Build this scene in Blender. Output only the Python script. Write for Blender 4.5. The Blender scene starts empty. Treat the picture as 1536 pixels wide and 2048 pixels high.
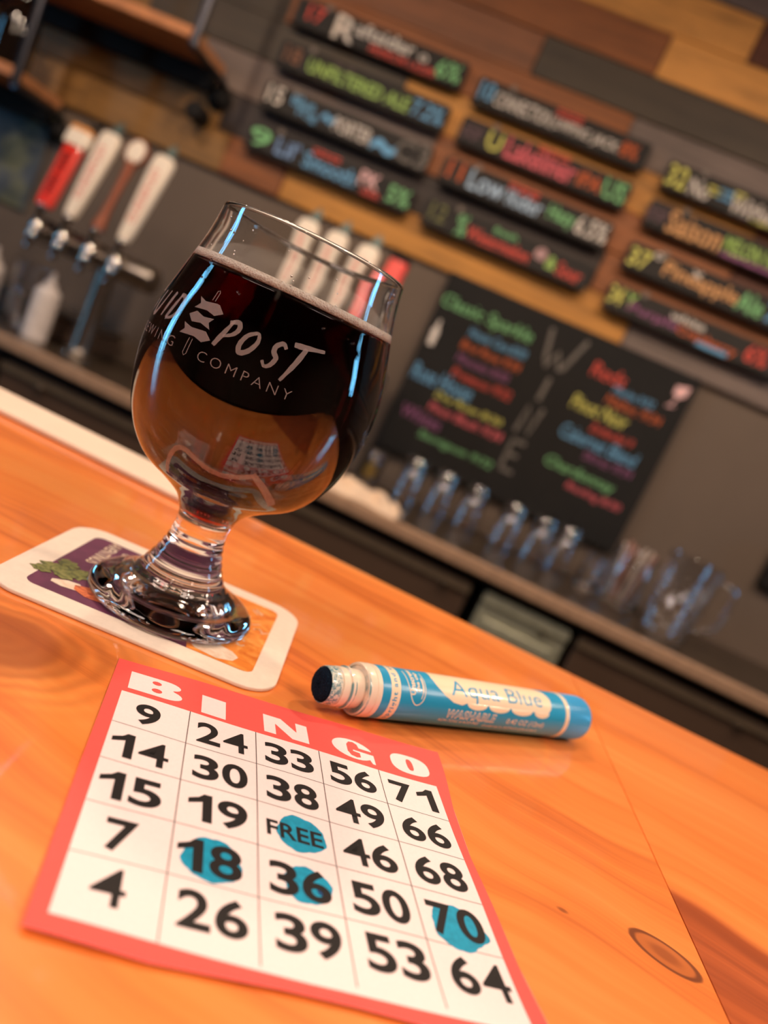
import bpy, bmesh, math, random
from mathutils import Vector, Matrix

random.seed(7)
S = bpy.context.scene
COL = S.collection
BZ = 1.07                      # height of the bar top above the floor
CZ = 0.88                      # height of the back counter
WY = 2.15                      # face of the back wall

# ------------------------------------------------------------------ camera
PITCH, ROLL, YAW = math.radians(9.8), math.radians(24.5), math.radians(6.05)
F = Vector((-math.sin(YAW)*math.cos(PITCH), math.cos(YAW)*math.cos(PITCH), -math.sin(PITCH)))
R0 = Vector((math.cos(YAW), math.sin(YAW), 0)); U0 = R0.cross(F)
R = math.cos(ROLL)*R0 + math.sin(ROLL)*U0
U = math.cos(ROLL)*U0 - math.sin(ROLL)*R0
cd = bpy.data.cameras.new('camera'); cam = bpy.data.objects.new('camera', cd); COL.objects.link(cam)
cam.matrix_world = Matrix(((R.x, U.x, -F.x, 0), (R.y, U.y, -F.y, 0), (R.z, U.z, -F.z, BZ+0.112), (0, 0, 0, 1)))
cd.sensor_fit = 'VERTICAL'; cd.sensor_height = 36; cd.sensor_width = 27
cd.lens = 1480/2048*36
cd.clip_start = 0.01; cd.clip_end = 50
cd.dof.use_dof = True; cd.dof.focus_distance = 0.218; cd.dof.aperture_fstop = 7.4
S.camera = cam

# ------------------------------------------------------------------ world, lamps, exposure
S.view_settings.view_transform = 'Standard'; S.view_settings.look = 'None'
S.view_settings.exposure = 0.0; S.view_settings.gamma = 1.0; S.view_settings.use_curve_mapping = False
w = bpy.data.worlds.new('world'); S.world = w; w.use_nodes = True
w.node_tree.nodes['Background'].inputs[0].default_value = (1.0, 0.85, 0.7, 1)
w.node_tree.nodes['Background'].inputs[1].default_value = 0.05
S.cycles.use_denoising = True
S.cycles.sample_clamp_indirect = 10.0
S.cycles.blur_glossy = 0.6
S.cycles.max_bounces = 16; S.cycles.transmission_bounces = 14; S.cycles.glossy_bounces = 6
S.cycles.transparent_max_bounces = 12; S.cycles.diffuse_bounces = 4

LAMP_W = 19.0
LAMPS = [(-1.45, 0.95, 2.35), (-0.6, 0.95, 2.35), (0.35, 0.95, 2.35), (1.3, 0.95, 2.35),
         (-0.75, -0.25, 2.3), (0.75, -0.25, 2.3), (-0.1, -1.5, 2.35)]
FILL_W = 27.0                  # two ceiling panels over the guests' side of the bar


def lin(c):
    return tuple(((v/255)/12.92 if v/255 <= 0.04045 else ((v/255+0.055)/1.055)**2.4) for v in c)


# ------------------------------------------------------------------ materials
def newmat(name):
    m = bpy.data.materials.new(name); m.use_nodes = True
    nt = m.node_tree; b = nt.nodes['Principled BSDF']
    return m, nt, b


def mth(nt, op, a, b=None, c=None, clamp=False):
    n = nt.nodes.new('ShaderNodeMath'); n.operation = op; n.use_clamp = clamp
    for i, v in enumerate((a, b, c)):
        if v is None: continue
        if isinstance(v, (int, float)): n.inputs[i].default_value = v
        else: nt.links.new(v, n.inputs[i])
    return n.outputs[0]


def mixc(nt, f, a, b, mode='MIX'):
    n = nt.nodes.new('ShaderNodeMix'); n.data_type = 'RGBA'; n.blend_type = mode
    for i, v in ((0, f), (6, a), (7, b)):
        if isinstance(v, (int, float)): n.inputs[i].default_value = v
        elif isinstance(v, tuple): n.inputs[i].default_value = (*v[:3], 1)
        else: nt.links.new(v, n.inputs[i])
    return n.outputs[2]


def coords(nt, scale=(1, 1, 1), kind='Object'):
    t = nt.nodes.new('ShaderNodeTexCoord'); mp = nt.nodes.new('ShaderNodeMapping')
    mp.inputs['Scale'].default_value = scale
    nt.links.new(t.outputs[kind], mp.inputs[0]); return mp.outputs[0]


def noise(nt, vec, scale=5, detail=3, rough=0.5, dist=0.0):
    n = nt.nodes.new('ShaderNodeTexNoise'); nt.links.new(vec, n.inputs['Vector'])
    n.inputs['Scale'].default_value = scale; n.inputs['Detail'].default_value = detail
    n.inputs['Roughness'].default_value = rough; n.inputs['Distortion'].default_value = dist
    return n.outputs[0]


def ramp(nt, f, stops):
    r = nt.nodes.new('ShaderNodeValToRGB'); nt.links.new(f, r.inputs[0])
    e = r.color_ramp.elements
    while len(e) < len(stops): e.new(0.5)
    for el, (p, c) in zip(e, stops): el.position = p; el.color = (*c[:3], 1)
    return r.outputs[0]


def bump(nt, b, h, strength=0.3, dist=0.001):
    n = nt.nodes.new('ShaderNodeBump'); n.inputs['Strength'].default_value = strength
    n.inputs['Distance'].default_value = dist
    nt.links.new(h, n.inputs['Height']); nt.links.new(n.outputs[0], b.inputs['Normal'])


def plain(name, rgb, rough=0.5, metal=0.0, coat=0.0, var=0.12, scale=40, bmp=0.0, emis=0.0, trans=0.0, ior=1.45, alpha=1.0, spec=0.5):
    m, nt, b = newmat(name); c = lin(rgb)
    n = noise(nt, coords(nt), scale, 4, 0.6)
    lo = tuple(v*(1-var) for v in c); hi = tuple(min(1, v*(1+var)) for v in c)
    col = ramp(nt, n, [(0.3, lo), (0.7, hi)])
    nt.links.new(col, b.inputs['Base Color'])
    b.inputs['Roughness'].default_value = rough; b.inputs['Metallic'].default_value = metal
    b.inputs['Coat Weight'].default_value = coat; b.inputs['Coat Roughness'].default_value = 0.05
    b.inputs['Transmission Weight'].default_value = trans; b.inputs['IOR'].default_value = ior
    b.inputs['Alpha'].default_value = alpha; b.inputs['Specular IOR Level'].default_value = spec
    if bmp: bump(nt, b, n, bmp, 0.002)
    if emis:
        nt.links.new(col, b.inputs['Emission Color']); b.inputs['Emission Strength'].default_value = emis
    return m


def plank_mat(name, rgb, var=0.3, seed=0.0):
    m, nt, b = newmat(name); c = lin(rgb)
    t = nt.nodes.new('ShaderNodeTexCoord'); oi = nt.nodes.new('ShaderNodeObjectInfo')
    mp = nt.nodes.new('ShaderNodeMapping'); mp.inputs['Scale'].default_value = (2.2, 8, 26)
    ad = nt.nodes.new('ShaderNodeVectorMath'); ad.operation = 'ADD'
    sc = nt.nodes.new('ShaderNodeVectorMath'); sc.operation = 'SCALE'; sc.inputs['Scale'].default_value = 9
    cb = nt.nodes.new('ShaderNodeCombineXYZ'); nt.links.new(oi.outputs['Random'], cb.inputs[0]); nt.links.new(oi.outputs['Random'], cb.inputs[2])
    nt.links.new(cb.outputs[0], sc.inputs[0])
    nt.links.new(t.outputs['Object'], mp.inputs[0]); nt.links.new(mp.outputs[0], ad.inputs[0]); nt.links.new(sc.outputs[0], ad.inputs[1])
    n1 = noise(nt, ad.outputs[0], 1.6, 6, 0.65, 0.6); n2 = noise(nt, t.outputs['Object'], 5, 2)
    f = mth(nt, 'ADD', mth(nt, 'MULTIPLY', n1, 0.7), mth(nt, 'MULTIPLY', n2, 0.3))
    col = ramp(nt, f, [(0.28, tuple(v*(1-1.7*var) for v in c)), (0.5, c), (0.72, tuple(min(1, v*(1+var)) for v in c))])
    nt.links.new(col, b.inputs['Base Color']); b.inputs['Roughness'].default_value = 0.6
    bump(nt, b, n1, 0.4, 0.003)
    return m


def ellipse_d(nt, x, y, cx, cy, a, b, ang):
    dx = mth(nt, 'SUBTRACT', x, cx); dy = mth(nt, 'SUBTRACT', y, cy); c, s = math.cos(ang), math.sin(ang)
    u = mth(nt, 'DIVIDE', mth(nt, 'ADD', mth(nt, 'MULTIPLY', dx, c), mth(nt, 'MULTIPLY', dy, s)), a)
    v = mth(nt, 'DIVIDE', mth(nt, 'SUBTRACT', mth(nt, 'MULTIPLY', dy, c), mth(nt, 'MULTIPLY', dx, s)), b)
    return mth(nt, 'SQRT', mth(nt, 'ADD', mth(nt, 'MULTIPLY', u, u), mth(nt, 'MULTIPLY', v, v)))


def smooth(nt, v, a, b):
    n = nt.nodes.new('ShaderNodeMapRange'); n.interpolation_type = 'SMOOTHSTEP'
    nt.links.new(v, n.inputs[0]); n.inputs[1].default_value = a; n.inputs[2].default_value = b
    return n.outputs[0]


def bar_wood(name, right):
    m, nt, b = newmat(name)
    t = nt.nodes.new('ShaderNodeTexCoord'); sep = nt.nodes.new('ShaderNodeSeparateXYZ')
    nt.links.new(t.outputs['Object'], sep.inputs[0]); X, Y = sep.outputs[0], sep.outputs[1]
    wob = mth(nt, 'MULTIPLY', mth(nt, 'SUBTRACT', noise(nt, coords(nt, (3, 3, 3)), 2.4, 2), 0.5), 0.05)
    yy = mth(nt, 'ADD', mth(nt, 'ADD', Y, wob), mth(nt, 'MULTIPLY', X, 0.19 if right else 0.05))
    cb = nt.nodes.new('ShaderNodeCombineXYZ'); nt.links.new(mth(nt, 'MULTIPLY', X, 5.0), cb.inputs[0])
    nt.links.new(mth(nt, 'MULTIPLY', yy, 130.0), cb.inputs[1])
    g1 = noise(nt, cb.outputs[0], 1.0, 6, 0.62)
    cb2 = nt.nodes.new('ShaderNodeCombineXYZ'); nt.links.new(mth(nt, 'MULTIPLY', X, 3.0), cb2.inputs[0])
    nt.links.new(mth(nt, 'MULTIPLY', yy, 22.0), cb2.inputs[1])
    g2 = noise(nt, cb2.outputs[0], 1.0, 3, 0.5)
    f = mth(nt, 'ADD', mth(nt, 'MULTIPLY', g1, 0.45), mth(nt, 'MULTIPLY', g2, 0.55))
    col = ramp(nt, f, [(0.34, (0.58, 0.12, 0.020)), (0.48, (0.93, 0.25, 0.045)), (0.62, (0.97, 0.32, 0.07)), (0.8, (1.0, 0.40, 0.11))])
    if right:
        # reddish heartwood along the near side of this stave
        edge = mth(nt, 'ADD', yy, mth(nt, 'MULTIPLY', mth(nt, 'SUBTRACT', g2, 0.5), 0.012))
        k = mth(nt, 'SUBTRACT', 1.0, smooth(nt, edge, 0.2575, 0.2635))
        heart = ramp(nt, g1, [(0.35, (0.34, 0.060, 0.012)), (0.6, (0.56, 0.115, 0.025)), (0.78, (0.70, 0.20, 0.05))])
        col = mixc(nt, k, col, heart)
        k2 = mth(nt, 'MULTIPLY', mth(nt, 'SUBTRACT', 1.0, smooth(nt, mth(nt, 'ABSOLUTE', mth(nt, 'SUBTRACT', edge, 0.2535)), 0.0, 0.006)), smooth(nt, g1, 0.3, 0.6))
        col = mixc(nt, mth(nt, 'MULTIPLY', k2, 0.6), col, (0.20, 0.03, 0.008))
    else:
        d = ellipse_d(nt, X, Y, 0.1002, 0.1985, 0.0104, 0.0057, math.radians(-14))
        d = mth(nt, 'ADD', d, mth(nt, 'MULTIPLY', mth(nt, 'SUBTRACT', g1, 0.5), 0.12))
        inner = mth(nt, 'SUBTRACT', 1.0, smooth(nt, d, 0.98, 1.06))
        col = mixc(nt, mth(nt, 'MULTIPLY', inner, 0.8), col, (0.52, 0.135, 0.03))
        core = mth(nt, 'SUBTRACT', 1.0, smooth(nt, d, 0.25, 0.62))
        col = mixc(nt, mth(nt, 'MULTIPLY', core, 0.55), col, (0.25, 0.05, 0.012))
        ring = mth(nt, 'SUBTRACT', 1.0, smooth(nt, mth(nt, 'ABSOLUTE', mth(nt, 'SUBTRACT', d, 0.92)), 0.03, 0.16))
        col = mixc(nt, mth(nt, 'MULTIPLY', ring, 0.85), col, (0.16, 0.035, 0.010))
        d2 = ellipse_d(nt, X, Y, 0.0694, 0.1942, 0.0022, 0.0012, 0)
        col = mixc(nt, mth(nt, 'MULTIPLY', mth(nt, 'SUBTRACT', 1.0, smooth(nt, d2, 0.3, 1.1)), 0.7), col, (0.2, 0.04, 0.01))
        # large knot on the left with growth rings around it
        d3 = ellipse_d(nt, X, Y, -0.105, 0.183, 0.024, 0.019, math.radians(20))
        d3 = mth(nt, 'ADD', d3, mth(nt, 'MULTIPLY', mth(nt, 'SUBTRACT', noise(nt, coords(nt), 60, 3), 0.5), 0.35))
        body = mth(nt, 'SUBTRACT', 1.0, smooth(nt, d3, 0.55, 1.15))
        col = mixc(nt, mth(nt, 'MULTIPLY', body, 0.7), col, (0.30, 0.060, 0.012))
        wv = mth(nt, 'SINE', mth(nt, 'MULTIPLY', d3, 21.0))
        halo = mth(nt, 'MULTIPLY', mth(nt, 'SUBTRACT', 1.0, smooth(nt, d3, 1.0, 2.3)), mth(nt, 'MULTIPLY', mth(nt, 'ADD', wv, 1.0), 0.2))
        col = mixc(nt, halo, col, (0.42, 0.10, 0.02))
    nt.links.new(col, b.inputs['Base Color'])
    b.inputs['Roughness'].default_value = 0.38
    b.inputs['Coat Weight'].default_value = 1.0; b.inputs['Coat Roughness'].default_value = 0.06; b.inputs['Coat IOR'].default_value = 1.55
    hb = noise(nt, coords(nt), 22, 2)
    nb = nt.nodes.new('ShaderNodeBump'); nb.inputs['Strength'].default_value = 0.12; nb.inputs['Distance'].default_value = 0.002
    nt.links.new(hb, nb.inputs['Height']); nt.links.new(nb.outputs[0], b.inputs['Coat Normal'])
    return m


def glass_mat(name, tint=(1, 1, 1), ior=1.5, rough=0.0, coat=0.0, coat_ior=1.5):
    m, nt, b = newmat(name)
    n = noise(nt, coords(nt), 30, 1)
    c = ramp(nt, n, [(0.3, tuple(v*0.985 for v in tint)), (0.7, tint)])
    nt.links.new(c, b.inputs['Base Color'])
    b.inputs['Transmission Weight'].default_value = 1; b.inputs['Roughness'].default_value = rough
    b.inputs['IOR'].default_value = ior
    b.inputs['Coat Weight'].default_value = coat; b.inputs['Coat IOR'].default_value = coat_ior; b.inputs['Coat Roughness'].default_value = 0.0
    return m


def beer_mat():
    m, nt, b = newmat('dark_beer')
    b.inputs['Transmission Weight'].default_value = 1; b.inputs['Roughness'].default_value = 0
    b.inputs['IOR'].default_value = 1.34
    n = noise(nt, coords(nt), 30, 1)
    nt.links.new(ramp(nt, n, [(0.3, (0.97, 0.97, 0.97)), (0.7, (1, 1, 1))]), b.inputs['Base Color'])
    v = nt.nodes.new('ShaderNodeVolumeAbsorption'); v.inputs['Color'].default_value = (0.88, 0.42, 0.05, 1)
    v.inputs['Density'].default_value = 420
    nt.links.new(v.outputs[0], nt.nodes['Material Output'].inputs['Volume'])
    return m


# ------------------------------------------------------------------ mesh helpers
def link(name, bm, mat, parent=None, smooth_=False, loc=None):
    me = bpy.data.meshes.new(name)
    bm.normal_update(); bm.to_mesh(me); bm.free()
    if mat: me.materials.append(mat)
    if smooth_:
        for p in me.polygons: p.use_smooth = True
    o = bpy.data.objects.new(name, me); COL.objects.link(o)
    if loc: o.location = loc
    if parent: o.parent = parent
    return o


def autosmooth(o, ang=35):
    me = o.data
    me.polygons.foreach_set('use_smooth', [True]*len(me.polygons))
    me.set_sharp_from_angle(angle=math.radians(ang))
    return o


def tag(o, label, cat, group=None, kind=None):
    if label: o['label'] = label
    if cat: o['category'] = cat
    if group: o['group'] = group
    if kind: o['kind'] = kind
    return o


def thing(name, label, cat, loc=(0, 0, 0), rz=0, group=None):
    o = bpy.data.objects.new(name, None); COL.objects.link(o); o.location = loc; o.rotation_euler = (0, 0, rz)
    o.empty_display_size = 0.02
    return tag(o, label, cat, group)


def dup(root, loc, label=None, rz=None):
    def cp(o, par):
        c = o.copy(); COL.objects.link(c); c.parent = par
        for ch in list(o.children): cp(ch, c)
        return c
    r = cp(root, None); r.location = loc
    if rz is not None: r.rotation_euler = (0, 0, rz)
    if label: r['label'] = label
    return r


def struct(o):
    o['kind'] = 'structure'; return o


def box(bm, x0, x1, y0, y1, z0, z1, bev=0.0, seg=1):
    r = bmesh.ops.create_cube(bm, size=1)
    vs = r['verts']
    for v in vs:
        v.co = Vector(((x0+x1)/2+v.co.x*(x1-x0), (y0+y1)/2+v.co.y*(y1-y0), (z0+z1)/2+v.co.z*(z1-z0)))
    if bev:
        es = list({e for v in vs for e in v.link_edges})
        bmesh.ops.bevel(bm, geom=es, offset=bev, segments=seg, affect='EDGES', profile=0.5)
    return bm


def bx(*a, **k):
    return box(bmesh.new(), *a, **k)


def lathe(bm, prof, n=48, M=None, close=False):
    """revolve (radius, height) points about z"""
    rings = []
    for r, z in prof:
        if r < 1e-7: rings.append([bm.verts.new((0, 0, z))])
        else: rings.append([bm.verts.new((r*math.cos(2*math.pi*i/n), r*math.sin(2*math.pi*i/n), z)) for i in range(n)])
    pairs = list(zip(rings, rings[1:]))
    if close: pairs.append((rings[-1], rings[0]))
    for a, b in pairs:
        if len(a) == 1 and len(b) == 1: continue
        for i in range(n):
            j = (i+1) % n
            if len(a) == 1: f = (a[0], b[j], b[i])
            elif len(b) == 1: f = (a[i], a[j], b[0])
            else: f = (a[i], a[j], b[j], b[i])
            bm.faces.new(f)
    if M is not None:
        for rg in rings:
            for v in rg: v.co = M @ v.co
    return bm


def spline(pts, k=6):
    """Catmull-Rom through the profile points"""
    out = []
    P = [Vector(p) for p in pts]
    for i in range(len(P)-1):
        p0, p1, p2, p3 = P[max(i-1, 0)], P[i], P[i+1], P[min(i+2, len(P)-1)]
        for s in range(k):
            t = s/k
            out.append(0.5*((2*p1)+(-p0+p2)*t+(2*p0-5*p1+4*p2-p3)*t*t+(-p0+3*p1-3*p2+p3)*t**3))
    out.append(P[-1])
    return [tuple(v) for v in out]


def tube(bm, pts, rad, n=12, cap=True):
    pts = [Vector(p) for p in pts]; rings = []
    rads = rad if isinstance(rad, (list, tuple)) else [rad]*len(pts)
    up = None
    for i, p in enumerate(pts):
        d = (pts[min(i+1, len(pts)-1)]-pts[max(i-1, 0)]).normalized()
        if up is None: up = Vector((0, 0, 1)) if abs(d.z) < 0.9 else Vector((1, 0, 0))
        a = d.cross(up).normalized(); b = a.cross(d).normalized(); up = b
        rings.append([bm.verts.new(p+rads[i]*(math.cos(2*math.pi*k/n)*a+math.sin(2*math.pi*k/n)*b)) for k in range(n)])
    for r1, r2 in zip(rings, rings[1:]):
        for k in range(n): bm.faces.new((r1[k], r1[(k+1) % n], r2[(k+1) % n], r2[k]))
    if cap:
        bm.faces.new(rings[0][::-1]); bm.faces.new(rings[-1])
    return bm


def fill2d(loops):
    """filled flat mesh (bmesh, xy plane) of closed outlines; inner outlines are holes"""
    cu = bpy.data.curves.new('outline', 'CURVE'); cu.dimensions = '2D'; cu.fill_mode = 'BOTH'
    for lp in loops:
        s = cu.splines.new('POLY'); s.points.add(len(lp)-1)
        for p, q in zip(s.points, lp): p.co = (q[0], q[1], 0, 1)
        s.use_cyclic_u = True
    return _curve_bm(cu)


def _curve_bm(cu):
    o = bpy.data.objects.new('outline', cu); COL.objects.link(o)
    dg = bpy.context.evaluated_depsgraph_get()
    me = bpy.data.meshes.new_from_object(o.evaluated_get(dg))
    bm = bmesh.new(); bm.from_mesh(me)
    bpy.data.meshes.remove(me); bpy.data.objects.remove(o); bpy.data.curves.remove(cu)
    return bm


def text2d(body, bold=0.0, shear=0.0, spacing=1.0, res=3):
    cu = bpy.data.curves.new('lettering', 'FONT'); cu.body = body; cu.size = 1.0
    cu.offset = bold; cu.shear = shear; cu.space_character = spacing; cu.resolution_u = res
    return _curve_bm(cu)


def bounds(bm):
    xs = [v.co.x for v in bm.verts]; ys = [v.co.y for v in bm.verts]
    return min(xs), max(xs), min(ys), max(ys)


def fit(bm, x0, x1, y0, y1, keep=False):
    a, b, c, d = bounds(bm); sx = (x1-x0)/(b-a); sy = (y1-y0)/(d-c)
    if keep: sx = sy = min(sx, sy)
    cx, cy = (x0+x1)/2, (y0+y1)/2
    for v in bm.verts: v.co = Vector((cx+(v.co.x-(a+b)/2)*sx, cy+(v.co.y-(c+d)/2)*sy, 0))
    return bm


def dice(bm, step):
    """cut a flat mesh into strips so that it can be bent"""
    a, b, c, d = bounds(bm)
    for ax, lo, hi in ((0, a, b), (1, c, d)):
        st = step[ax]
        if not st: continue
        k = math.floor(lo/st)+1
        while k*st < hi:
            co = [0, 0, 0]; no = [0, 0, 0]; co[ax] = k*st; no[ax] = 1
            bmesh.ops.bisect_plane(bm, geom=bm.verts[:]+bm.edges[:]+bm.faces[:], plane_co=co, plane_no=no, dist=1e-7)
            k += 1
    return bm


def join(bms):
    out = bmesh.new()
    for b in bms:
        me = bpy.data.meshes.new('tmp'); b.to_mesh(me); b.free(); out.from_mesh(me); bpy.data.meshes.remove(me)
    return out


def bend(bm, fn):
    for v in bm.verts: v.co = Vector(fn(v.co.x, v.co.y))
    return bm


def face_up(bm, ref):
    """make every face look the way of ref(centre)"""
    bm.normal_update()
    fl = [f for f in bm.faces if f.normal.dot(ref(f.calc_center_median())) < 0]
    if fl: bmesh.ops.reverse_faces(bm, faces=fl)
    return bm


def ribbon(pts, wd):
    """flat stroke along pts with (varying) width"""
    bm = bmesh.new(); P = [Vector((p[0], p[1], 0)) for p in pts]
    ws = wd if isinstance(wd, (list, tuple)) else [wd]*len(P)
    L = []
    for i, p in enumerate(P):
        d = (P[min(i+1, len(P)-1)]-P[max(i-1, 0)]).normalized(); n = Vector((-d.y, d.x, 0))*ws[i]/2
        L.append((bm.verts.new(p+n), bm.verts.new(p-n)))
    for (a, b), (c, d) in zip(L, L[1:]): bm.faces.new((a, b, d, c))
    return bm


def rrect(x0, x1, y0, y1, r, n=8):
    out = []
    for cx, cy, a0 in ((x1-r, y1-r, 0), (x0+r, y1-r, 90), (x0+r, y0+r, 180), (x1-r, y0+r, 270)):
        for k in range(n+1):
            a = math.radians(a0+90*k/n); out.append((cx+r*math.cos(a), cy+r*math.sin(a)))
    return out


def slab(loop, z0, z1, bev=0.0):
    """solid plate from an outline"""
    bm = bmesh.new(); vs = [bm.verts.new((x, y, z0)) for x, y in loop]
    f = bm.faces.new(vs)
    r = bmesh.ops.extrude_face_region(bm, geom=[f])
    tv = [g for g in r['geom'] if isinstance(g, bmesh.types.BMVert)]
    for v in tv: v.co.z = z1
    bmesh.ops.recalc_face_normals(bm, faces=bm.faces)
    if bev:
        es = [e for e in bm.edges if abs(e.verts[0].co.z-e.verts[1].co.z) < 1e-9]
        bmesh.ops.bevel(bm, geom=es, offset=bev, segments=2, affect='EDGES', profile=0.5)
    return bm


# shared materials
M_black = plain('matte_black', (26, 23, 21), 0.7, spec=0.25)
M_slate = plain('chalk_board_black', (40, 36, 33), 0.75, var=0.2, scale=12)
M_steel = plain('brushed_steel', (150, 142, 134), 0.28, metal=1.0, scale=90)
M_chrome = plain('polished_chrome', (215, 208, 200), 0.10, metal=1.0, var=0.04)
M_dark = plain('charcoal_enamel', (80, 62, 50), 0.35, var=0.1, scale=6)
M_gasket = plain('dark_gasket', (16, 15, 14), 0.7)
M_grey = plain('grey_wall_paint', (102, 87, 75), 0.7, var=0.06, scale=4)
M_ceil = plain('dark_ceiling_paint', (60, 52, 46), 0.8)
M_floor = plain('dark_floor_tile', (46, 40, 36), 0.5)
M_room = plain('brown_room_paint', (92, 74, 60), 0.8)
M_white = plain('cream_enamel', (232, 218, 200), 0.35, var=0.05)
M_cream = plain('cream_edge_strip', (238, 216, 196), 0.4, var=0.04)
M_copper = plain('shelf_cedar', (190, 125, 78), 0.55, scale=14, var=0.2)
M_clear = glass_mat('clear_glass')

# ------------------------------------------------------------------ setting: room shell
WX, FY, CH = 3.6, -3.6, 3.0
struct(link('floor', bx(-WX, WX, FY, WY+0.2, -0.1, 0), M_floor))
struct(link('ceiling', bx(-WX, WX, FY, WY+0.2, CH, CH+0.1), M_ceil))
wall = struct(link('wall_back', bx(-WX, WX, WY, WY+0.2, 0, CH), M_grey))
struct(link('wall_left', bx(-WX-0.2, -WX, FY, WY+0.2, 0, CH), M_room))
struct(link('wall_right', bx(WX, WX+0.2, FY, WY+0.2, 0, CH), M_room))
struct(link('wall_front', bx(-WX, WX, FY-0.2, FY, 0, CH), M_room))
M_day = plain('daylight_pane', (110, 195, 250), 0.2, emis=16.0, var=0.1, scale=2)
for n, (sx, y0, y1, z0, z1) in enumerate(((1, 1.25, 1.6, 1.75, 2.65), (-1, -0.12, 0.2, 1.0, 2.35))):
    x = sx*(WX-0.03)
    fr = bmesh.new()
    for a in (y0-0.06, (y0+y1)/2-0.02, y1): box(fr, x-0.03, x+0.03, a, a+(0.06 if a != (y0+y1)/2-0.02 else 0.04), z0-0.06, z1+0.06, 0.004)
    for a in (z0-0.06, z1): box(fr, x-0.025, x+0.025, y0, y1, a, a+0.06, 0.004)
    wn = struct(link('window_%d' % (n+1), fr, M_black))
    for a, b in ((y0, (y0+y1)/2-0.02), ((y0+y1)/2+0.02, y1)):
        link('pane', bx(x-0.004, x+0.004, a, b, z0, z1), M_day, wn)

# wooden cladding of the back wall: one board each
PC = {'R': (138, 80, 36), 'B': (130, 80, 48), 'D': (68, 56, 42), 'G': (190, 130, 54), 'L': (220, 154, 76),
      'P': (112, 96, 88), 'O': (134, 96, 48), 'K': (52, 40, 34), 'M': (92, 48, 26)}
PM = {k: plank_mat('wall_board_'+n, PC[k]) for k, n in zip('RBDGLPOKM', ('russet', 'brown', 'charcoal', 'honey', 'pale', 'grey', 'olive', 'umber', 'red'))}
ROWS = [(1.505, 1.613, [(-2.1, -1.55, 'O'), (-1.55, -1.08, 'O'), (-1.08, -0.885, 'R'), (-0.885, 0.172, 'G'), (0.172, 0.95, 'P'), (0.95, 2.0, 'R')]),
        (1.613, 1.722, [(-2.1, -1.5, 'O'), (-1.5, -1.13, 'O'), (-1.13, 0.03, 'K'), (0.03, 0.9, 'R'), (0.9, 2.0, 'D')]),
        (1.722, 1.833, [(-2.1, -1.25, 'O'), (-1.25, -0.52, 'P'), (-0.52, 0.35, 'R'), (0.35, 1.2, 'M'), (1.2, 2.0, 'G')]),
        (1.833, 1.943, [(-2.1, -1.45, 'O'), (-1.45, -0.66, 'D'), (-0.66, 0.36, 'G'), (0.36, 1.2, 'B'), (1.2, 2.0, 'D')]),
        (1.943, 2.053, [(-2.1, -1.05, 'D'), (-1.05, -0.055, 'R'), (-0.055, 0.8, 'P'), (0.8, 2.0, 'R')]),
        (2.053, 2.160, [(-2.1, -1.1, 'K'), (-1.1, -0.357, 'B'), (-0.357, 0.75, 'D'), (0.75, 2.0, 'P')]),
        (2.160, 2.268, [(-2.1, -0.9, 'D'), (-0.9, -0.055, 'R'), (-0.055, 0.7, 'L'), (0.7, 2.0, 'M')]),
        (2.268, 2.376, [(-2.1, -0.62, 'R'), (-0.62, 0.142, 'L'), (0.142, 0.9, 'M'), (0.9, 2.0, 'G')]),
        (2.376, 2.484, [(-2.1, -0.4, 'B'), (-0.4, 0.8, 'P'), (0.8, 2.0, 'R')])]
for z0, z1, segs in ROWS:
    for x0, x1, k in segs:
        t = 0.016+random.uniform(0, 0.006)
        link('board', bx(x0+0.001, x1-0.001, WY-t, WY+0.001, z0+0.0012, z1-0.0012, bev=0.002), PM[k], wall)

# ------------------------------------------------------------------ lamps of the room
M_bulb = plain('glowing_lamp_glass', (255, 214, 150), 0.4, emis=1.0)
PL = ['black pendant above the left tap tower aisle', 'black pendant above the aisle left of centre', 'black pendant above the aisle before the wine board', 'black pendant above the aisle at the right end',
      'black pendant over the bar top on the left', 'black pendant over the bar top on the right', 'black pendant behind the guests']
for i, (x, y, z) in enumerate(LAMPS):
    t = thing('pendant_lamp', PL[i], 'lamp', (x, y, z), group='pendant lamps outside the picture')
    bm = lathe(bmesh.new(), spline([(0.028, 0.16), (0.05, 0.145), (0.10, 0.09), (0.13, 0.0)], 4), 24)
    lathe(bm, spline([(0.024, 0.158), (0.047, 0.142), (0.097, 0.087), (0.127, 0.0)], 4), 24)
    link('shade', bm, M_black, t, True)
    link('cord', tube(bmesh.new(), [(0, 0, 0.15), (0, 0, CH-z)], 0.004, 6), M_black, t)
    L = bpy.data.lights.new('lamp_light', 'POINT'); L.energy = LAMP_W*(1.5 if y > 0.5 else (0.7 if x < 0 else 1.0)); L.color = (1.0, 0.76, 0.55); L.shadow_soft_size = 0.055
    lo = bpy.data.objects.new('lamp_light', L); COL.objects.link(lo); lo.location = (0, 0, 0.03); lo.parent = t
for x, y in ((-1.0, -0.9), (1.3, -0.6)):
    L = bpy.data.lights.new('ceiling_panel_light', 'AREA'); L.shape = 'RECTANGLE'; L.size = 1.2; L.size_y = 0.6
    L.energy = FILL_W; L.color = (1.0, 0.77, 0.66)
    lo = bpy.data.objects.new('ceiling_panel_light', L); COL.objects.link(lo); lo.location = (x, y, CH-0.02)

# ------------------------------------------------------------------ bar counter
bar = thing('bar_counter', 'glossy orange pine bar top filling the foreground', 'bar', (0, 0, 0))
JX = 0.108
W1, W2 = bar_wood('orange_pine_stave', False), bar_wood('orange_pine_heartwood', True)


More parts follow.
